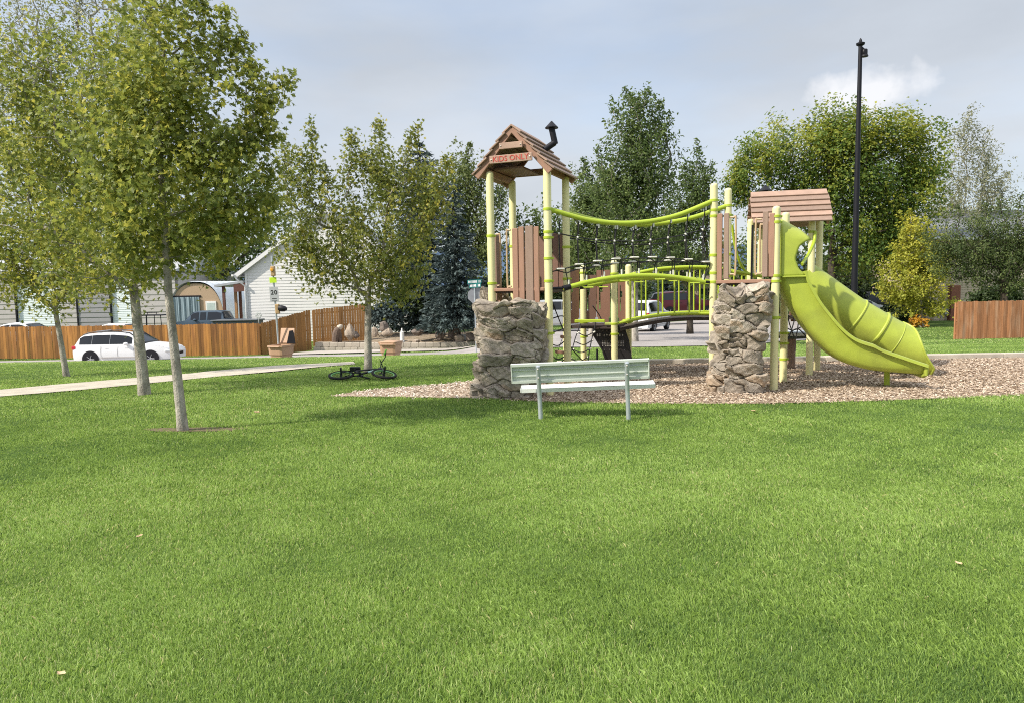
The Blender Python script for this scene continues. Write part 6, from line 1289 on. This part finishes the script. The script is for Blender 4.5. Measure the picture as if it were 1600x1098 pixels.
# ---- cars
def car(name, label, loc, rz, L_, W_, top, belt, glass_x, paint, cat='car', wheels=(.19, .80), wr=.33, zb=.26, group=None, wind=None, rear=None, pillars=(), lights=True, rails=False, roofglass=False, side=1, tail=None):
    """top: [(fraction from rear, height)] roof/bonnet line; front is +x"""
    root = thing(name, label, cat, loc, rz, group=group); fx = [p[0] for p in top]; fz = [p[1] for p in top]; rh = max(fz)
    def zt(f): return float(np.interp(f, fx, fz))
    def hw(f, z):
        e_ = abs(2 * f - 1); pl = W_ / 2 * (1 - .13 * e_ ** 5 - .02 * e_ ** 2)
        if z <= belt: return pl * np.interp(z, [zb, zb + .18, .62, belt], [.93, .985, 1.0, .965])
        return pl * np.interp(z, [belt, rh], [.965, .74])
    N_ = 61; rows = []
    for i in range(N_):
        f = i / (N_ - 1); t_ = zt(f); x = (f - .5) * L_; b_ = min(belt, t_ - .03); zs = [zb, zb + .35 * (b_ - zb), zb + .7 * (b_ - zb), b_, b_ + .5 * (t_ - b_), t_ - .03]
        half = [(hw(f, z), z) for z in zs] + [(hw(f, t_) * .86, t_)]
        bul = .018 * (1 if t_ > belt else .6)
        half += [(half[-1][0] * .45, t_ + bul)]
        ends = .05 * max(0, (abs(2 * f - 1) - .93) / .07)
        row = [Vector((x, -y, z)) for y, z in half] + [Vector((x, y, z)) for y, z in half[::-1]]; rows.append(row)
    mb = MB(); mb.grid(rows, closeu=True); mb.face(rows[0]); mb.face(rows[-1][::-1]); body = mb.build('body', paint, root, world=False, sharp=32)
    gl = glass('car_glass')
    def sidewin(f0, f1, s, z0=belt + .05, mg=.085):
        mb = MB(); r0 = []; r1 = []; 
        for f in np.linspace(f0, f1, 14):
            z1 = max(z0 + .01, zt(f) - mg); x = (f - .5) * L_; r0.append(Vector((x, s * (hw(f, z0) + .007), z0))); r1.append(Vector((x, s * (hw(f, z1) + .007), z1)))
        mb.grid([r0, r1], smooth=False); o = mb.build('window', gl, root, world=False, flip=False); md = o.modifiers.new('thickness', 'SOLIDIFY'); md.thickness = .01; md.offset = 0
    for s in (-1, 1):
        for f0, f1 in glass_x: sidewin(f0, f1, s)
    def across(f0, f1, nm, mg=.90):
        mb = MB(); r_ = []
        for f in np.linspace(f0, f1, 8):
            z = zt(f); x = (f - .5) * L_; w = hw(f, z) * mg; nx_ = .010 if f0 > .5 else -.010; r_.append([Vector((x + nx_, y_ * w, z + .012 + .018 * (1 - y_ * y_))) for y_ in np.linspace(-1, 1, 7)])
        mb.grid(r_); o = mb.build(nm, gl, root, world=False, flip=False); md = o.modifiers.new('thickness', 'SOLIDIFY'); md.thickness = .012; md.offset = 0
    if wind: across(*wind, 'windscreen')
    if rear: across(*rear, 'rear_window', .86)
    for f in wheels:
        for s in (-1, 1):
            c = Vector(((f - .5) * L_, s * (hw(f, .5) - .10), wr)); mb = MB(); mb.lathe(c - Vector((0, s * .10, 0)), [(wr * .96, 0), (wr, .03), (wr, .17), (wr * .94, .205), (wr * .62, .212), (wr * .60, .19)], 24, axis=Vector((0, s, 0))); w = mb.build('wheel', m_tyre, root, world=False)
            mb = MB(); mb.lathe(c + Vector((0, s * .085, 0)), [(wr * .62, 0), (wr * .62, .022), (wr * .56, .024), (wr * .54, .008), (wr * .16, .012), (wr * .14, .03), (.01, .032)], 20, axis=Vector((0, s, 0)))
            for q_ in range(5):
                a = q_ * 2 * math.pi / 5; mb.bar(c + Vector((math.cos(a) * wr * .12, s * .112, math.sin(a) * wr * .12)), c + Vector((math.cos(a) * wr * .58, s * .106, math.sin(a) * wr * .58)), .018, wr * .16, up=Vector((0, 1, 0)))
            mb.build('rim', mat('alloy', (.5, .51, .53), rough=.35, metal=.6), w, world=False)
            mb = MB(); ra = wr + .075; ring = [Vector((c.x + math.cos(a) * ra, s * (hw(f, .6) + .001), wr + math.sin(a) * ra)) for a in np.linspace(-.25, math.pi + .25, 21)]; inn = [Vector((c.x + math.cos(a) * .02, s * (hw(f, .6) + .001), wr)) for a in np.linspace(-.25, math.pi + .25, 21)]
            mb.grid([ring, inn], smooth=False); o = mb.build('wheel_arch', m_blk, root, world=False, flip=False); md = o.modifiers.new('thickness', 'SOLIDIFY'); md.thickness = .012; md.offset = 0
    if lights:
        for s in (-1, 1):
            mb = MB(); f = .965; mb.box(((f - .5) * L_ - .02, s * (hw(f, .72) - .10), zt(.975) - .10), (.26, .30, .13), rot=-s * .35, bev=.03); mb.build('headlight', mat('headlight_glass', (.62, .64, .64), rough=.15, spec=.7), root, world=False)
            mb = MB(); tz = tail or belt - .10; mb.box((-L_ / 2 + .07, s * (hw(.02, tz) - .07), tz), (.22, .20, .17), bev=.03); mb.build('tail_light', mat('red_lens', (.45, .015, .03), rough=.2, spec=.6), root, world=False)
            mb = MB(); f = (wind[0] if wind else .66) - .035; mb.ico(Vector(((f - .5) * L_, s * (hw(f, belt) + .09), belt + .06)), .1, 2, flat=(1.2, .9, .75)); mb.build('mirror', paint, root, world=False)
            for f in (.36, .56):
                mb = MB(); mb.box(((f - .5) * L_, s * (hw(f, belt - .12) + .012), belt - .13), (.16, .02, .025), bev=.006); mb.build('door_handle', paint, root, world=False)
            mb = MB()
            for f in (.30, .47, .635): mb.box(((f - .5) * L_, s * (hw(f, .65) + .0), (belt + zb) / 2 + .08), (.005, .008, (belt - zb) * .75))
            mb.build('door_seam', m_blk, root, world=False)
            mb = MB(); mb.box((0, s * (hw(.5, .42) + .004), .40), (L_ * .42, .02, .035)); mb.build('side_trim', m_wg, root, world=False)
    mb = MB(); mb.box((L_ / 2 - .02, 0, .50), (.06, W_ * .55, .16), bev=.02); mb.build('grille', m_blk, root, world=False)
    mb = MB(); mb.box((-L_ / 2 - .004, 0, .72), (.012, .34, .16)); mb.build('number_plate', mat('sign_white', (.70, .70, .70)), root, world=False)
    if rails:
        for s in (-1, 1):
            mb = MB(); pts = [Vector(((f - .5) * L_, s * (hw(f, rh) * .92), zt(f) + (.07 if .16 < f < .60 else .02))) for f in np.linspace(.10, .64, 9)]; mb.tube(pts, .028, 6); mb.build('roof_rail', m_blk, root, world=False)
        mb = MB()
        for f in (.24, .5): mb.box(((f - .5) * L_, 0, rh + .09), (.07, W_ * .66, .03), bev=.01)
        mb.build('cross_bar', mat('rail_grey', (.35, .35, .36), rough=.5), root, world=False)
    return root
m_white = mat('white_car_paint', (.72, .73, .74), rough=.25, var=.02, spec=.5); m_silver = mat('silver_car_paint', (.46, .48, .50), rough=.28, var=.03, metal=.2); m_dred = mat('dark_red_car_paint', (.07, .012, .018), rough=.25, var=.05); m_navy = mat('dark_blue_car_paint', (.055, .085, .12), rough=.28, var=.05); m_bcar = mat('black_car_paint', (.014, .015, .017), rough=.22, var=.05)
WAGON = [(0, .74), (.012, .95), (.03, 1.05), (.075, 1.40), (.11, 1.50), (.25, 1.555), (.42, 1.56), (.56, 1.50), (.60, 1.44), (.735, 1.03), (.78, 1.0), (.90, .93), (.965, .82), (1, .62)]
SEDAN = [(0, .72), (.02, .98), (.12, 1.02), (.24, 1.36), (.36, 1.44), (.50, 1.44), (.57, 1.36), (.71, 1.0), (.88, .92), (.97, .78), (1, .6)]
SUV = [(0, .80), (.012, 1.10), (.03, 1.2), (.07, 1.60), (.11, 1.70), (.3, 1.75), (.48, 1.74), (.58, 1.66), (.70, 1.18), (.76, 1.14), (.92, 1.05), (.975, .9), (1, .66)]
yc = 35.0; c0 = P(202, 520, yc); car('station_wagon', 'white station wagon with roof rails parked on the street before the fence', (c0.x, yc, P(200, 517, yc).z - 1.62), 0.0, 4.80, 1.82, WAGON, .98, ((.075, .203), (.208, .385), (.390, .615)), m_white, wind=(.60, .735), rear=(.03, .085), rails=True)
for lb, px, Y, py0, rz_, prof, belt, m_, L_, W_ in (('white sport utility vehicle parked beyond the climbing net', 880, 42.5, 514, R(4), SUV, 1.14, m_silver, 4.7, 1.9), ('silver car parked facing away behind the arched bridge', 1010, 40.5, 517, R(62), SUV, 1.10, m_white, 4.4, 1.85), ('dark red car parked beyond the silver one', 1068, 50, 494, R(12), SUV, 1.12, m_dred, 4.7, 1.9), ('white car parked in the distance left of the dark shrubs', 1345, 56, 496, R(6), SEDAN, .96, m_white, 4.6, 1.8), ('black car parked beside the dark shrubs', 1372, 60, 488, R(15), SUV, 1.12, m_bcar, 4.8, 1.9), ('small pale car far away just right of the lamp post', 1347, 92, 473, R(30), SUV, 1.1, m_white, 4.6, 1.85)):
    c = P(px, py0, Y); z_ = min(c.z, Z(c.x, Y) + .06) if Y > 55 else c.z
    gx = ((.09, .275), (.28, .455), (.46, .61)) if prof is SUV else ((.20, .36), (.375, .59))
    car('parked_car', lb, (c.x, Y, c.z), rz_, L_, W_, prof, belt, gx, m_, wind=(.58, .70) if prof is SUV else (.57, .71), rear=(.03, .08) if prof is SUV else (.12, .25), group='cars parked across the street', tail=1.02)
# dark blue pickup behind the fence: long bed with cover, nose to the left
PICK = [(0, .98), (.01, 1.28), (.05, 1.30), (.385, 1.32), (.395, 1.34), (.42, 1.86), (.46, 1.92), (.60, 1.93), (.655, 1.86), (.735, 1.34), (.80, 1.28), (.94, 1.20), (.98, 1.05), (1, .8)]
c = P(333, 500, 48); car('pickup_truck', 'dark blue pickup truck with a covered bed behind the fence', (c.x, 48, P(330, 485.5, 48).z - 1.94), math.pi, 5.9, 1.95, [(0, .98), (.01, 1.28), (.04, 1.30), (.30, 1.34), (.315, 1.36), (.34, 1.86), (.40, 1.93), (.62, 1.93), (.67, 1.86), (.755, 1.34), (.80, 1.28), (.94, 1.20), (.98, 1.05), (1, .8)], 1.30, ((.345, .50), (.52, .585), (.60, .69)), m_navy, cat='truck', wr=.40, zb=.38, wind=(.67, .755), rear=(.318, .34), tail=1.1)
mb = MB(); a, b = P(336, 501, 46.3), P(408, 500.5, 46.3); mb.box(((a.x + b.x) / 2, 46.3, a.z), (b.x - a.x, 1.5, .09), bev=.03); mb.box(((a.x + b.x) / 2, 46.3, (a.z + Z(a.x, 46)) / 2), (b.x - a.x - .2, 1.3, a.z - Z(a.x, 46) - .08)); props(mb.build('flat_trailer', mat('dark_grey_cover', (.10, .11, .12), rough=.6, var=.1), origin=((a.x + b.x) / 2, 46.3, Z(a.x, 46))), 'low covered trailer between the pickup and the fence', 'trailer')
# golf cart roof and frame behind the fence
c = P(240, 497, 47); gz = Z(c.x, 47); GC = thing('golf_cart', 'golf cart with a dark canopy behind the fence between two maple trunks', 'cart', (c.x, 47, gz)); zr_ = P(240, 492.5, 47).z; mb = MB(); mb.box((c.x, 47, zr_), (1.75, 1.15, .07), bev=.03); mb.build('canopy', m_blk, GC)
mb = MB()
for sx in (-.75, -.2, .72):
    for sy in (-.5, .5): mb.tube([Vector((c.x + sx, 47 + sy, zr_)), Vector((c.x + sx * 1.08, 47 + sy, gz + .5))], .025, 6)
mb.build('frame', m_blk, GC); mb = MB(); mb.box((c.x - .35, 47, gz + .95), (.16, 1.0, .75), bev=.05); mb.box((c.x, 47, gz + .6), (.7, 1.0, .16), bev=.05); mb.build('seat', mat('pale_seat', (.5, .48, .45), rough=.6), GC); mb = MB(); mb.box((c.x, 47, gz + .42), (2.2, 1.15, .28), bev=.08); mb.build('body', m_navy, GC); mb = MB()
for sx in (-.75, .75):
    for sy in (-.5, .5): mb.lathe(Vector((c.x + sx, 47 + sy - .08, gz + .23)), [(.22, 0), (.23, .03), (.23, .13), (.22, .16)], 14, axis=Vector((0, 1, 0)))
mb.build('wheel', m_tyre, GC); mb = MB(); mb.box((c.x - .15, 47.1, zr_ + .17), (.7, .5, .05)); mb.tube([Vector((c.x - .45, 47.1, zr_)), Vector((c.x - .45, 47.1, zr_ + .17))], .02, 6); mb.tube([Vector((c.x + .15, 47.1, zr_)), Vector((c.x + .15, 47.1, zr_ + .17))], .02, 6); mb.build('roof_rack', m_blk, GC)
# pale boat-like covers peeking over the fence
for px0, px1, py, lb in ((20, 66, 506, 'white covered car roof peeking over the fence at far left'), (150, 200, 507.5, 'white car roof peeking over the fence behind the wagon')):
    a, b = P(px0, py, 43), P(px1, py, 43); c = (a + b) / 2; L_ = (b.x - a.x) * 2.2; zt_c = P((px0 + px1) / 2, py - 2, 43).z; car('parked_car', lb, (c.x, 43, zt_c - 1.45), 0 if px0 < 100 else math.pi, max(4.2, L_), 1.8, SEDAN, .96, ((.20, .36), (.375, .59)), m_white, wind=(.57, .71), rear=(.12, .25), group='cars behind the long fence')
